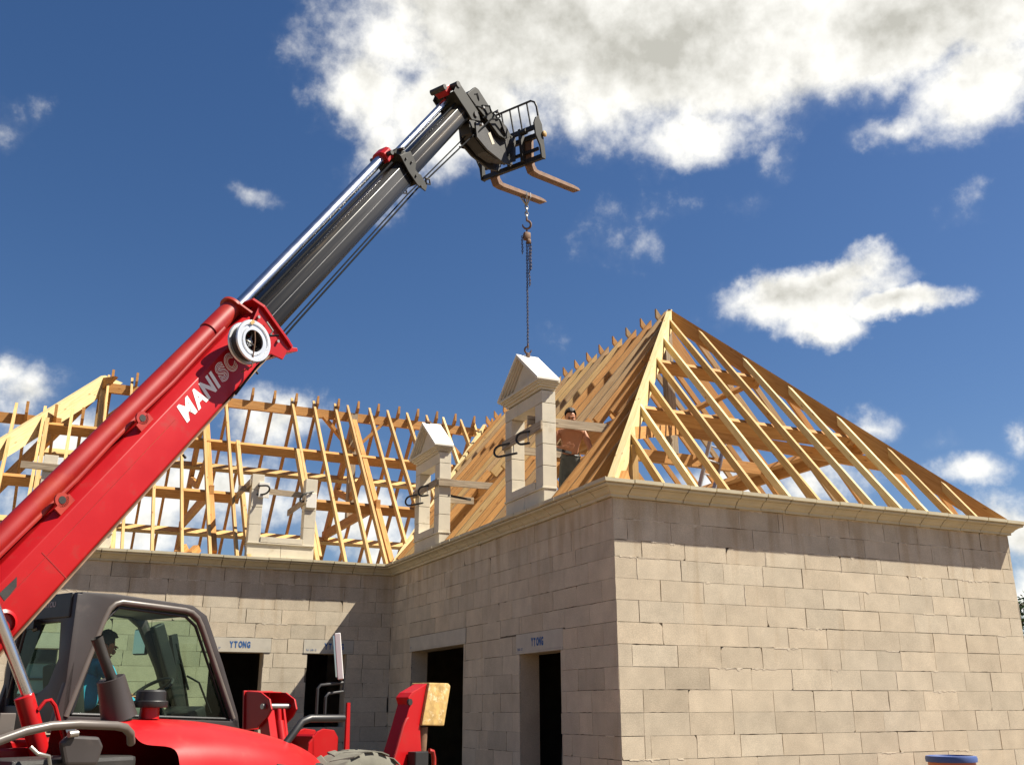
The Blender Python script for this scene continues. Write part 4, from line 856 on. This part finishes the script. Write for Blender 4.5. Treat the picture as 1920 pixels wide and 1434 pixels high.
mb.tube([T(-4.97, -.62, -1.93), T(-5.15, -.6, -1.66), T(-5.2, -.72, -1.6)], .010, 8); part(mb, 'wiper', 'black', cab, smooth=True)
mb = MB(); mb.beam(T(-5.30, -1.13, -1.12), T(-4.90, -1.13, -1.98), .08, .12, (1, 0, 0), 0); part(mb, 'door_pillar', 'black', cab, bevel=.015)
mb = MB(); mb.box(T(-5.29, -1.36, -1.27), (.04, .16, .25), rot=Matrix.Rotation(R(18), 3, 'Z')); ml = part(mb, 'mirror', 'black', cab, bevel=.02, smooth=True)
mb = MB(); mb.box(T(-5.313, -1.355, -1.27), (.01, .135, .22), rot=Matrix.Rotation(R(18), 3, 'Z')); part(mb, 'mirror_glass', 'mirror', ml)
mb = MB(); mb.tube([T(-5.27, -1.36, -1.27), T(-5.2, -1.24, -1.24)], .012, 8); part(mb, 'mirror_arm', 'black', ml)

# engine hood: lofted skin
sts = [(-7.05, -1.99, .90), (-6.8, -1.965, .95), (-6.55, -1.957, 1.0), (-6.25, -1.965, 1.0), (-5.95, -1.985, 1.0), (-5.55, -2.045, .99), (-5.2, -2.12, .95), (-4.95, -2.19, .86), (-4.80, -2.26, .74), (-4.70, -2.33, .60), (-4.66, -2.42, .55), (-4.65, -2.62, .54)]
prof = [(.22, -.30), (.225, -.08), (.27, -.02), (.36, 0), (.50, .0), (.66, -.015), (.80, -.05), (.93, -.105), (1.03, -.18), (1.09, -.28), (1.12, -.42), (1.13, -.62), (1.13, -.95)]
vs, fs = [], []
for s, zc, w in sts:
    for l, dz in prof: vs.append(T(s, .22+(l-.22)*w, zc+dz if dz > -.6 else zc+dz))
n_ = len(prof)
for i in range(len(sts)-1):
    for k in range(n_-1):
        if k > (5, 7, 9, 11, 99, 99, 99, 99, 99, 99, 99)[i]: continue
        fs.append((i*n_+k, i*n_+k+1, (i+1)*n_+k+1, (i+1)*n_+k))
fs.append(tuple((len(sts)-1)*n_+k for k in range(n_))); mb = MB(); mb.add(vs, fs); hood = part(mb, 'engine_hood', 'red')
hood.data.polygons.foreach_set('use_smooth', [True]*len(hood.data.polygons))
ms = hood.modifiers.new('sub', 'SUBSURF'); ms.levels = ms.render_levels = 2
mb = MB(); mb.prism([T(-5.66, 1.105, -2.30), T(-5.32, 1.045, -2.345), T(-5.29, 1.06, -2.62), T(-5.67, 1.125, -2.62)], T(0, .012, 0)-T(0, 0, 0)); part(mb, 'side_grille', 'grey', hood, bevel=.004)
# arch, bay and chassis under the hood
mb = MB(); mb.box(T(-6.5, .1, -2.72), (3.4, .62, .5)); mb.box(T(-7.25, .70, -2.45), (.9, .5, .5)); mb.box(T(-5.9, .60, -2.60), (1.8, .72, .55)); part(mb, 'chassis', 'soot', bevel=.03)
mb = MB(); mb.box(T(-6.5, .15, -2.30), (2.4, .12, .3)); mb.box(T(-7.2, -.1, -2.3), (1.2, .5, .4)); part(mb, 'frame_beam', 'red', bevel=.02)
mb = MB(); mb.prism([T(-7.43, .98, -2.10), T(-7.38, .98, -2.055), T(-7.16, .98, -2.07), T(-7.12, .98, -2.13), T(-7.15, .98, -2.25), T(-7.38, .98, -2.24)], T(0, .05, 0)-T(0, 0, 0)); part(mb, 'air_box', 'grey', bevel=.02)
mb = MB(); mb.box(T(-7.92, 1.2, -1.98), (.10, .06, .13)); part(mb, 'rail_bracket', 'grey_tube', bevel=.006)
mb = MB(); mb.tube([T(-8.5, 1.3, -2.25), T(-8.2, 1.3, -2.14), T(-7.97, 1.3, -2.062), T(-7.84, 1.3, -2.02), T(-7.68, 1.3, -1.992), T(-7.5, 1.3, -1.985), T(-7.22, 1.29, -1.998), T(-7.14, 1.27, -2.012), T(-7.06, 1.22, -2.05), T(-7.0, 1.15, -2.11)], .028, 14); part(mb, 'guard_rail', 'grey_tube', smooth=True)
mb = MB(); mb.tube([T(-7.36, 1.0, -2.02), T(-7.2, .8, -2.08), T(-7.1, .6, -2.1)], .03, 10); mb.tube([T(-7.62, 1.0, -2.12), T(-7.58, 1.02, -2.16), T(-7.5, 1.02, -2.18), T(-7.47, 1.0, -2.24)], .012, 8); mb.tube([T(-7.40, 1.05, -2.05), T(-7.34, 1.05, -2.045)], .022, 10); part(mb, 'fitting', 'steel', smooth=True)
# exhaust and air intake
mb = MB(); mb.lathe([(.001, 0), (.128, 0), (.125, .02), (.100, .29), (.100, .30), (.09, .305), (.05, .29)], T(-6.69, .52, -1.96), T(-.12, 0, .31)-T(0, 0, 0), 28, close=False); ex_ = part(mb, 'exhaust', 'grey', smooth=True)
mb = MB(); mb.tube([T(-6.78, .52, -1.70), T(-6.88, .52, -1.53), T(-6.93, .52, -1.44), T(-6.955, .52, -1.395)], [.038, .038, .040, .044], 16, caps=False); mb.tube([T(-6.90, .52, -1.49), T(-6.955, .52, -1.395)], [.034, .038], 16, caps=False); mb.lathe([(.001, 0), (.036, 0)], T(-6.925, .52, -1.447), T(-.5, 0, .86)-T(0, 0, 0), 14, close=False); part(mb, 'exhaust_pipe', 'soot', ex_, smooth=True)
mb = MB(); mb.lathe([(.075, 0), (.07, .06), (.07, .08)], T(-6.46, .55, -1.965), (0, 0, 1), 24); ai = part(mb, 'intake_neck', 'red', smooth=True)
mb = MB(); mb.lathe([(.06, 0), (.122, .002), (.126, .01), (.126, .045), (.122, .05), (.112, .052), (.108, .115), (.095, .128), (.001, .132)], T(-6.46, .55, -1.885), (0, 0, 1), 30); part(mb, 'intake_cap', 'black', ai, smooth=True)
# lift cylinder
mb = MB(); mb.tube([T(-7.78, .30, -.95), T(-7.26, .30, -1.86)], .041, 22); lc = part(mb, 'lift_cylinder_rod', 'chrome', smooth=True)
mb = MB(); mb.lathe([(.045, 0), (.066, .005), (.066, .8), (.05, .82)], T(-7.325, .30, -1.80), T(.42, 0, -.9)-T(0, 0, 0), 24); part(mb, 'lift_cylinder', 'red', lc, smooth=True)
mb = MB(); mb.tube([T(-7.24, .36, -1.90), T(-7.20, .37, -1.84), T(-7.16, .37, -1.83), T(-7.12, .37, -1.87), T(-6.99, .37, -2.16)], .014, 8); part(mb, 'oil_pipe', 'red', lc, smooth=True)
# wheels
def wheel(s, l, out):
    mb = MB(); ax = T(0, out, 0)-T(0, 0, 0); o = T(s, l, GZ+.61)
    mb.lathe([(.33, -.17), (.42, -.20), (.53, -.205), (.588, -.175), (.60, -.10), (.603, 0), (.60, .10), (.588, .175), (.53, .205), (.42, .20), (.33, .17)], o, ax, 48, close=False)
    for k in range(22):
        t0 = 2*math.pi*k/22
        for sgn in (-1, 1):
            t = t0+(.14 if sgn > 0 else 0); pts = []
            u1 = Vector((math.cos(t), 0, math.sin(t))); u2 = Vector((math.cos(t+.19), 0, math.sin(t+.19)))
            tg1 = Vector((-u1.z, 0, u1.x)); tg2 = Vector((-u2.z, 0, u2.x))
            a_ = o+u1*.59+ax*sgn*.205; b_ = o+u2*.598+ax*sgn*.01
            mb.add([a_-tg1*.055, a_+tg1*.055, b_+tg2*.045, b_-tg2*.045, a_-tg1*.045+u1*.009, a_+tg1*.045+u1*.009, b_+tg2*.035+u2*.010, b_-tg2*.035+u2*.010], [(0, 1, 2, 3), (7, 6, 5, 4), (0, 4, 5, 1), (1, 5, 6, 2), (2, 6, 7, 3), (3, 7, 4, 0)])
    w = part(mb, 'wheel', 'rubber', smooth=True)
    mb = MB(); mb.lathe([(.335, -.15), (.335, .19), (.31, .185), (.30, .05), (.20, .02), (.18, .10), (.06, .12), (.001, .12)], o, ax, 32, close=False)
    for k in range(8): t = k*math.pi/4; p = o+ax*.10+Vector((math.cos(t), 0, math.sin(t)))*.15; mb.tube([p-ax*.08, p+ax*.04], .018, 8)
    part(mb, 'rim', 'lintel', w, smooth=True)
for s, l, out in ((-4.62, .93, 1), (-4.62, -.93, -1), (-7.7, .93, 1), (-7.7, -.93, -1)): wheel(s, l, out)
# stabilisers
def stab_left():
    ck = [(-1.24, -1.72), (-1.0, -1.73), (-.86, -1.80), (-.82, -1.90), (-.88, -1.98), (-1.02, -2.08), (-1.22, -2.10)]
    mb = MB()
    for s_ in (-4.06, -3.72): mb.prism([T(s_, l, z) for l, z in ck], Vector((.022, 0, 0)))
    mb.prism([T(-4.08, -1.26, -1.71), T(-3.68, -1.26, -1.71), T(-3.68, -1.22, -2.10), T(-4.08, -1.22, -2.10)], T(0, .02, 0)-T(0, 0, 0))
    mb.prism([T(-4.04, -1.24, -1.725), T(-3.72, -1.24, -1.725), T(-3.72, -1.06, -1.735), T(-4.04, -1.06, -1.735)], Vector((0, 0, .012)))
    st = part(mb, 'stabilizer', 'red', bevel=.006)
    st['label'] = 'raised stabilizer leg next to the cab front'
    mb = MB(); mb.beam(T(-3.98, -1.0, -1.88), T(-3.95, -.70, -2.95), .10, .14, (0, 1, 0), 0); mb.beam(T(-3.80, -1.0, -1.88), T(-3.80, -.70, -2.95), .03, .16, (0, 1, 0), 0); part(mb, 'stabilizer_leg', 'red', st, bevel=.008)
    mb = MB(); mb.tube([T(-3.87, -.93, -1.90), T(-3.87, -.90, -2.06)], .032, 12); mb.tube([T(-3.87, -.905, -2.02), T(-3.87, -.66, -2.8)], [.052, .056], 16); part(mb, 'stabilizer_cylinder', 'red', st, smooth=True)
    mb = MB(); mb.tube([T(-4.09, -.93, -1.87), T(-3.66, -.93, -1.87)], .028, 12); part(mb, 'pin', 'steel', st, smooth=True)
stab_left()
mb = MB(); sprism(mb, [(-3.99, -1.86), (-4.02, -1.80), (-3.97, -1.755), (-3.76, -1.672), (-3.74, -1.68), (-3.84, -2.06), (-3.80, -2.40), (-3.78, -2.95), (-4.45, -2.95), (-4.20, -2.36), (-4.06, -2.04)], .84, 1.0)
sr = part(mb, 'stabilizer', 'red', bevel=.008); sr['label'] = 'raised stabilizer leg in front of the wide side doorway'
mb = MB(); sprism(mb, [(-3.755, -1.665), (-3.47, -1.665), (-3.435, -1.69), (-3.525, -2.055), (-3.85, -2.045)], .80, 1.03); part(mb, 'foot_plate', 'yellow', sr, bevel=.01)
mb = MB(); mb.tube([T(-3.74, .93, -2.06), T(-3.72, .88, -2.6)], .06, 16); part(mb, 'stabilizer_cylinder', 'rust', sr, smooth=True)
mb = MB(); mb.box(T(-3.93, 1.06, -2.36), (.18, .1, .18)); part(mb, 'bracket', 'black', sr, bevel=.01)
mb = MB(); mb.tube([T(-3.74, 1.03, -2.27), T(-3.70, 1.04, -2.28), T(-3.68, 1.04, -2.34), T(-3.68, 1.04, -2.7)], .022, 10); mb.tube([T(-4.22, 1.01, -2.38), T(-4.09, 1.01, -2.05), T(-4.05, 1.01, -1.99), T(-4.03, 1.01, -1.98)], .012, 8); part(mb, 'hose', 'red_faded', sr, smooth=True)
mb = MB(); mb.tube([T(-4.0, .99, -1.84), T(-4.0, 1.012, -1.84)], .03, 12); part(mb, 'bolt', 'soot', sr, smooth=True)
mb = MB()
for l in (-.12, .14): sprism(mb, [(-4.34, -2.10), (-4.26, -2.075), (-4.12, -2.09), (-4.06, -2.16), (-4.02, -2.9), (-4.5, -2.9), (-4.44, -2.2)], l, l+.02)
sprism(mb, [(-4.40, -2.14), (-4.38, -2.12), (-4.32, -2.8), (-4.36, -2.8)], -.12, .16)
fr = part(mb, 'front_bracket', 'red', bevel=.006)
mb = MB(); mb.tube([T(-4.17, .02, -2.13), T(-4.14, .02, -2.22)], .06, 14); mb.tube([T(-4.14, .02, -2.22), T(-4.08, .02, -2.8)], .075, 16); part(mb, 'bracket_cylinder', 'red', fr, smooth=True)
mb = MB(); mb.prism([T(-4.02, .2, -1.84), T(-3.98, .2, -1.84), T(-3.96, .2, -2.4), T(-4.02, .2, -2.4)], T(0, .02, 0)-T(0, 0, 0)); part(mb, 'marker_plate', 'red', fr)
# right mirror on its bar
mb = MB(); mb.tube([T(-5.26, .72, -2.20), T(-5.16, .73, -2.09), T(-5.08, .74, -2.0), T(-5.0, .75, -1.975), T(-4.60, .75, -1.978)], .032, 10); mr_ = part(mb, 'mirror_bar', 'black', smooth=True)
mb = MB(); mb.tube([T(-4.93, .75, -1.96), T(-4.93, .75, -1.73), T(-4.90, .75, -1.70), T(-4.63, .75, -1.675)], .013, 8); mb.tube([T(-4.83, .75, -1.96), T(-4.83, .75, -1.80), T(-4.80, .75, -1.77), T(-4.62, .75, -1.75), T(-4.61, .75, -1.6)], .013, 8); part(mb, 'mirror_arm', 'black', mr_, smooth=True)
mb = MB(); mb.box(T(-4.67, .73, -1.45), (.055, .21, .41), rot=Matrix.Rotation(R(-46), 3, 'Z') @ Matrix.Rotation(R(-7), 3, 'Y')); part(mb, 'mirror', 'black', mr_, bevel=.018, smooth=True)
mb = MB(); mb.box(T(-4.742, .802, -1.45), (.052, .022, .40), rot=Matrix.Rotation(R(-46), 3, 'Z') @ Matrix.Rotation(R(-7), 3, 'Y')); part(mb, 'mirror_lit_edge', 'white_letter_lit_edge', mr_, bevel=.006)  # white plate added to paint in the sunlit edge of the black shell
mb = MB(); mb.box(T(-4.69, .705, -1.45), (.02, .17, .36), rot=Matrix.Rotation(R(-46), 3, 'Z') @ Matrix.Rotation(R(-7), 3, 'Y')); part(mb, 'mirror_glass', 'mirror', mr_)

# ------------------------------------------------------------------ chain, sling
cx, cy = .03, 2.29
chain = empty('lifting_chain', (cx, cy, 3.07)); tag(chain, 'dark chain hoist hanging from the lower fork down to the white gable stone', 'chain')
def cpart(mb, name, mat, **k):
    o = mb.build(name, mat, chain, **k); o.location = -Vector((cx, cy, 3.07)); return o
def links(mb, x, y, z0, z1, L=.038, w=.026, r=.005, sway=0):
    n = max(1, int(abs(z1-z0)/(L-2*r))); st = (z1-z0)/n
    for i in range(n):
        c = Vector((x+sway*math.sin(i*.7), y, z0+(i+.5)*st)); u = Vector((1, 0, 0)) if i % 2 else Vector((.3, 1, 0)).normalized(); hl = L/2-w/2
        pts = [c+u*(math.cos(t)*w/2)+Vector((0, 0, math.sin(t)*w/2+(hl if math.sin(t) > 0 else -hl))) for t in [math.pi*(k+.5)/5 for k in range(10)]]
        mb.tube(pts, r, 6, closed=True)
mb = MB(); links(mb, cx, cy, 3.16, 5.00, sway=.002); links(mb, cx+.03, cy-.02, 4.18, 4.95, sway=.006); links(mb, cx+.05, cy-.03, 4.45, 4.92, sway=.004); links(mb, cx-.07, cy+.02, 4.72, 5.02, sway=.003); cpart(mb, 'chain_links', 'chain', smooth=True)
mb = MB(); mb.box((cx-.0, cy, 5.02), (.11, .09, .13)); mb.box((cx+.02, cy-.02, 4.93), (.07, .07, .08)); cpart(mb, 'hoist_block', 'rust', bevel=.03, smooth=True)
def hook(mb, c, s_, flip=1):
    c = Vector(c); u = Vector((.9, -.43, 0))*flip
    mb.tube([c+Vector((0, 0, .09*s_))]+[c+u*math.cos(t)*.05*s_+Vector((0, 0, math.sin(t)*.055*s_)) for t in (1.5, .9, .3, -.3, -.9, -1.5, -2.1, -2.7, -3.2)], [.014*s_]*6+[.013*s_, .012*s_, .010*s_, .006*s_], 8)
mb = MB(); hook(mb, (cx, cy, 5.22), 1.3); hook(mb, (cx, cy, 3.15), 1.0, -1); mb.tube([(cx, cy, 5.08), (cx, cy, 5.14)], .012, 8); cpart(mb, 'hook', 'rust', smooth=True)
mb = MB(); links(mb, cx, cy, 5.32, 5.56, .075, .05, .010); cpart(mb, 'shackle', 'steel', smooth=True)
mb = MB()
for dx, s_ in ((-.10, 1), (.0, -1)):
    fp = TO+TF*(.02+dx)+TL*-.38
    mb.tube([Vector((cx, cy, 5.55)), Vector((fp.x, fp.y, 5.66))+TL*.06, Vector((fp.x, fp.y, 5.73+dx*.2))+TL*.056, Vector((fp.x, fp.y, 5.75+dx*.2)), Vector((fp.x, fp.y, 5.73+dx*.2))-TL*.056, Vector((fp.x, fp.y, 5.66))-TL*.06, Vector((cx, cy, 5.55))], .012, 8)
cpart(mb, 'sling', 'steel', smooth=True)
mb = MB(); mb.box((cx, cy, 3.065), (.05, .05, .07)); cpart(mb, 'lifting_pin', 'rust', bevel=.008)

# ------------------------------------------------------------------ people
def finger_chain(base, d, up, ln, r, curl=.5):
    p = [Vector(base)]; dd = Vector(d).normalized()
    for i, f in enumerate((.45, .32, .23)):
        dd = (dd+Vector(up)*curl*.5*(i+.3)).normalized(); p.append(p[-1]+dd*ln*f)
    return p
# worker on the roof, shirtless
wb = Vector((.83, 2.52, .64)); rx, fy = Vector((.88, -.47, 0)), Vector((-.40, -.92, 0))
worker = empty('person', wb); tag(worker, 'shirtless dark-haired worker in grey trousers standing among the rafters', 'person')
def Wp(r, f, z, *rad): p = rx*r+fy*f+Vector((0, 0, z)); return (p.x, p.y, p.z, *rad)
joints = [Wp(0, 0, .95, .135, .10), Wp(0, .06, 1.05, .125, .095), Wp(0, .17, 1.19, .145, .10), Wp(0, .26, 1.31, .145, .095), Wp(0, .32, 1.375, .06, .06), Wp(-.01, .365, 1.425, .056, .058), Wp(-.015, .40, 1.48, .081, .090), Wp(-.02, .425, 1.545, .078, .088), Wp(-.02, .43, 1.585, .055, .063),
          Wp(.18, .26, 1.31, .064, .060), Wp(.25, .26, 1.15, .049, .047), Wp(.285, .28, 1.02, .041, .041), Wp(.305, .32, .90, .036, .034), Wp(.315, .35, .80, .027, .023), Wp(.315, .37, .755, .036, .018), Wp(.312, .385, .705, .030, .015),
          Wp(-.18, .26, 1.31, .064, .060), Wp(-.26, .30, 1.17, .049, .047), Wp(-.27, .37, 1.05, .041, .041), Wp(-.20, .46, 1.03, .036, .034), Wp(-.12, .53, 1.03, .027, .023), Wp(-.085, .56, 1.03, .036, .018), Wp(-.05, .58, 1.025, .030, .015)]
bones = [(0, 1), (1, 2), (2, 3), (3, 4), (4, 5), (5, 6), (6, 7), (7, 8), (3, 9), (9, 10), (10, 11), (11, 12), (12, 13), (13, 14), (14, 15), (3, 16), (16, 17), (17, 18), (18, 19), (19, 20), (20, 21), (21, 22)]
body = skin_body('body', joints, bones, 'skin', worker)
def fingers(palm_end, d, across, curl_dir, parent, mat='skin', thumb_from=None, thumb_dir=None):
    for i, (o_, ln) in enumerate(((-.026, .072), (-.009, .080), (.009, .076), (.026, .060))):
        p = finger_chain(Vector(palm_end)+Vector(across)*o_-Vector(d)*.02, d, curl_dir, ln+.02, .009, .7)
        js = [(*q, r_) for q, r_ in zip(p, (.0095, .009, .008, .0065))]; skin_body('finger', js, [(0, 1), (1, 2), (2, 3)], mat, parent, sub=1)
    t0 = Vector(thumb_from); td = Vector(thumb_dir).normalized(); js = [(*t0, .012), (*(t0+td*.03), .011), (*(t0+td*.03+(td+Vector(d)).normalized()*.028), .0085)]; skin_body('thumb', js, [(0, 1), (1, 2)], mat, parent, sub=1)
pe = rx*.312+fy*.385+Vector((0, 0, .705)); fingers(pe, (0, 0, -1), fy, -rx, body, thumb_from=rx*.305+fy*.405+Vector((0, 0, .765)), thumb_dir=fy*1+Vector((0, 0, -.7)))
pe = rx*-.05+fy*.58+Vector((0, 0, 1.025)); fingers(pe, rx+fy*.2, Vector((0, 0, 1)), fy, body, thumb_from=rx*-.10+fy*.57+Vector((0, 0, 1.06)), thumb_dir=rx+Vector((0, 0, .6)))
tj = [Wp(0, 0, .95, .145, .11), Wp(0, 0, .88, .15, .115), Wp(.095, .02, .80, .088, .088), Wp(.11, .14, .46, .066, .066), Wp(.11, .06, .12, .058, .058), Wp(.11, .05, .03, .06, .06), Wp(-.095, .0, .80, .088, .088), Wp(-.12, .02, .46, .066, .066), Wp(-.13, -.08, .12, .058, .058), Wp(-.13, -.09, .03, .06, .06), Wp(0, .03, 1.0, .135, .105)]
skin_body('trousers', tj, [(10, 0), (0, 1), (1, 2), (2, 3), (3, 4), (4, 5), (1, 6), (6, 7), (7, 8), (8, 9)], 'trousers', worker, root=0)
bj = [Wp(.11, .03, .06, .05, .05), Wp(.115, .13, .045, .048, .04), Wp(.118, .20, .04, .04, .03)]; skin_body('boot', bj, [(0, 1), (1, 2)], 'soot', worker)
bj = [Wp(-.13, -.10, .06, .05, .05), Wp(-.135, .0, .045, .048, .04), Wp(-.138, .07, .04, .04, .03)]; skin_body('boot', bj, [(0, 1), (1, 2)], 'soot', worker)
def head_bits(parent, hc, fwd, side, hs=1.0, hair='hair', skin='skin'):
    """hair cap, face with brow, nose, mouth, eyes and ears; hc = head centre in the parent's frame"""
    hc, fwd, side = Vector(hc), Vector(fwd).normalized(), Vector(side).normalized(); up = side.cross(fwd).normalized()
    if up.z < 0: up = -up
    def ell(mb, c, r, seg=14, cut=None):
        vs, fs = [], []
        for i in range(seg+1):
            t = math.pi*i/seg
            for k in range(seg*2):
                f = 2*math.pi*k/(seg*2); vs.append(c+up*math.cos(t)*r[2]+fwd*math.sin(t)*math.cos(f)*r[0]+side*math.sin(t)*math.sin(f)*r[1])
        m_ = seg*2
        for i in range(seg):
            for k in range(m_):
                q = [i*m_+k, i*m_+(k+1) % m_, (i+1)*m_+(k+1) % m_, (i+1)*m_+k]
                if cut and any(cut(vs[x]-c) for x in q): continue
                fs.append(tuple(q))
        mb.add(vs, fs)
    mb = MB(); ell(mb, hc+up*.022-fwd*.012, (.107, .086, .108), 16, cut=lambda v: v.dot(fwd) > .035 and v.dot(up) < .062 or v.dot(up) < -.055)
    for _ in range(0): pass
    h = mb.build('hair', hair, parent, smooth=True)
    for v in h.data.vertices:
        d_ = (v.co-hc).normalized(); v.co += d_*(.012*mnoise.noise(v.co*40)+.006*mnoise.noise(v.co*110))
    mb = MB(); ell(mb, hc+fwd*.088-up*.020, (.018, .013, .024), 8); ell(mb, hc+fwd*.095-up*.034, (.016, .015, .011), 8)
    for s in (-1, 1): ell(mb, hc+side*s*.080-up*.012-fwd*.005, (.018, .008, .028), 8); ell(mb, hc+fwd*.072+side*s*.033-up*.032, (.022, .024, .020), 8)
    ell(mb, hc+fwd*.066-up*.082, (.026, .03, .024), 8); ell(mb, hc+fwd*.074+up*.016, (.018, .055, .012), 8); mb.build('face', skin, parent, smooth=True)
    mb = MB(); 
    for s in (-1, 1): ell(mb, hc+fwd*.083+side*s*.031+up*.0, (.008, .012, .006), 6); ell(mb, hc+fwd*.092+side*s*.031+up*.018, (.006, .018, .004), 6)
    mb.build('eyes', 'hair', parent, smooth=True)
    mb = MB(); ell(mb, hc+fwd*.090-up*.060, (.006, .022, .005), 6); mb.build('mouth', 'red_faded', parent, smooth=True)
head_bits(worker, rx*-.018+fy*.415+Vector((0, 0, 1.525)), fy+Vector((0, 0, -.7)), rx)
mb = MB(); mb.tube([Vector((p[0], p[1], p[2])) for p in [Wp(.145*math.cos(t*math.pi/8), .035+.11*math.sin(t*math.pi/8), 1.0) for t in range(16)]], .014, 6, closed=True); mb.build('belt', 'soot', worker)

# driver in the cab
drv = empty('person', tele.location+Vector((0, 0, 0)), HD); drv.location = TO+TF*-6.15+TL*-.78+Vector((0, 0, -2.0)); tag(drv, 'driver in a blue shirt seated in the cab of the red machine, looking down', 'person')
def Dp(s, l, z, *r): return (s+6.15, -(l+.78), z+2.0, *r)
j = [Dp(-6.22, -.78, -1.93, .14, .15), Dp(-6.20, -.78, -1.76, .12, .15), Dp(-6.17, -.78, -1.60, .125, .16), Dp(-6.13, -.78, -1.52, .10, .13), Dp(-6.12, -.58, -1.58, .065, .065), Dp(-6.02, -.53, -1.80, .05, .05), Dp(-5.82, -.60, -1.84, .042, .042), Dp(-6.12, -.98, -1.58, .065, .065), Dp(-6.02, -1.03, -1.80, .05, .05), Dp(-5.82, -.98, -1.84, .042, .042)]
skin_body('shirt', j, [(0, 1), (1, 2), (2, 3), (3, 4), (4, 5), (5, 6), (3, 7), (7, 8), (8, 9)], 'blue_shirt', drv)
j = [Dp(-6.13, -.78, -1.53, .06), Dp(-6.09, -.78, -1.46, .056), Dp(-6.04, -.78, -1.39, .088, .078), Dp(-6.035, -.78, -1.33, .088, .078), Dp(-6.045, -.78, -1.29, .06, .055)]
db = skin_body('body', j, [(0, 1), (1, 2), (2, 3), (3, 4)], 'skin', drv)
head_bits(drv, Dp(-6.035, -.78, -1.355), Vector((1, 0, -.45)), Vector((0, 1, 0)))
for l in (-.64, -.92):
    j = [Dp(-5.84, l, -1.84, .034), Dp(-5.72, l-.0, -1.82, .027), Dp(-5.67, l, -1.80, .034, .02), Dp(-5.63, l, -1.785, .03, .018)]; h_ = skin_body('hand', j, [(0, 1), (1, 2), (2, 3)], 'skin', drv)
    fingers(Dp(-5.63, l, -1.785), Vector((1, 0, .3)), Vector((0, 1, 0)), Vector((0, 0, -1)), h_, thumb_from=Dp(-5.68, l, -1.78), thumb_dir=Vector((.6, .8 if l > -.78 else -.8, .3)))
j = [Dp(-6.20, -.78, -1.97, .15, .13), Dp(-6.05, -.66, -1.96, .085), Dp(-5.68, -.64, -1.93, .07), Dp(-5.55, -.64, -2.04, .06), Dp(-6.05, -.90, -1.96, .085), Dp(-5.68, -.92, -1.93, .07), Dp(-5.55, -.92, -2.04, .06)]
skin_body('trousers', j, [(0, 1), (1, 2), (2, 3), (0, 4), (4, 5), (5, 6)], 'trousers', drv)

# ------------------------------------------------------------------ drum and tree at the right
dr = Vector((3.92, -1.0, GZ)); drum = empty('drum', dr); tag(drum, 'orange plastic drum with a blue lid standing before the sunlit gable wall', 'drum')
mb = MB(); mb.lathe([(.001, 0), (.24, 0), (.255, .02), (.268, .15), (.268, .32), (.276, .34), (.268, .36), (.268, .62), (.276, .64), (.268, .66), (.268, .88), (.258, .95)], (0, 0, 0), (0, 0, 1), 44, close=False); mb.build('drum_body', 'barrel', drum, smooth=True)
mb = MB(); mb.lathe([(.25, .93), (.284, .935), (.288, .975), (.28, 1.0), (.245, 1.005), (.235, .985), (.001, .985)], (0, 0, 0), (0, 0, 1), 44, close=False); mb.build('lid', 'blue_lid', drum, smooth=True)

def tree(loc, h, cr_, label, seed):
    r_ = random.Random(seed); loc = Vector(loc); e = empty('tree', loc); tag(e, label, 'tree')
    mb = MB(); mb.tube([(0, 0, 0), (.1, 0, h*.25), (.05, .1, h*.5), (0, 0, h*.85)], [.22, .17, .11, .03], 12)
    tips = []
    for k in range(26):
        z = h*(.22+.7*k/26); t = r_.uniform(0, 6.28); ln = cr_*(1.05-.75*abs(k/26-.35))*r_.uniform(.7, 1)
        a_ = Vector((0, 0, z)); b_ = a_+Vector((math.cos(t)*ln, math.sin(t)*ln, ln*.45)); m_ = (a_+b_)/2+Vector((0, 0, .1))
        mb.tube([a_, m_, b_], [.07*(1-k/30)+.01, .035, .008], 7)
        for f in (.35, .5, .65, .8, .92, 1): tips.append((a_.lerp(b_, f), ln))
    mb.build('trunk', 'bark', e, smooth=True)
    mb = MB()
    for c, ln in tips:
        for _ in range(46):
            v = Vector((r_.gauss(0, 1), r_.gauss(0, 1), r_.gauss(0, .8))); p = c+v*.26*min(1.3, ln/1.5); s_ = r_.uniform(.05, .10)
            a_ = Vector((r_.gauss(0, 1), r_.gauss(0, 1), r_.gauss(0, .6))).normalized(); b_ = a_.orthogonal().normalized(); b_.rotate(Matrix.Rotation(r_.uniform(0, 6.28), 3, a_))
            mb.add([p-a_*s_, p+b_*s_*.45, p+a_*s_, p-b_*s_*.45], [(0, 1, 2, 3)])
    mb.build('crown', 'leaf', e)
tree((23.3, 13.2, GZ), 5.1, 2.0, 'dark green tree beyond the right corner of the house', 5)
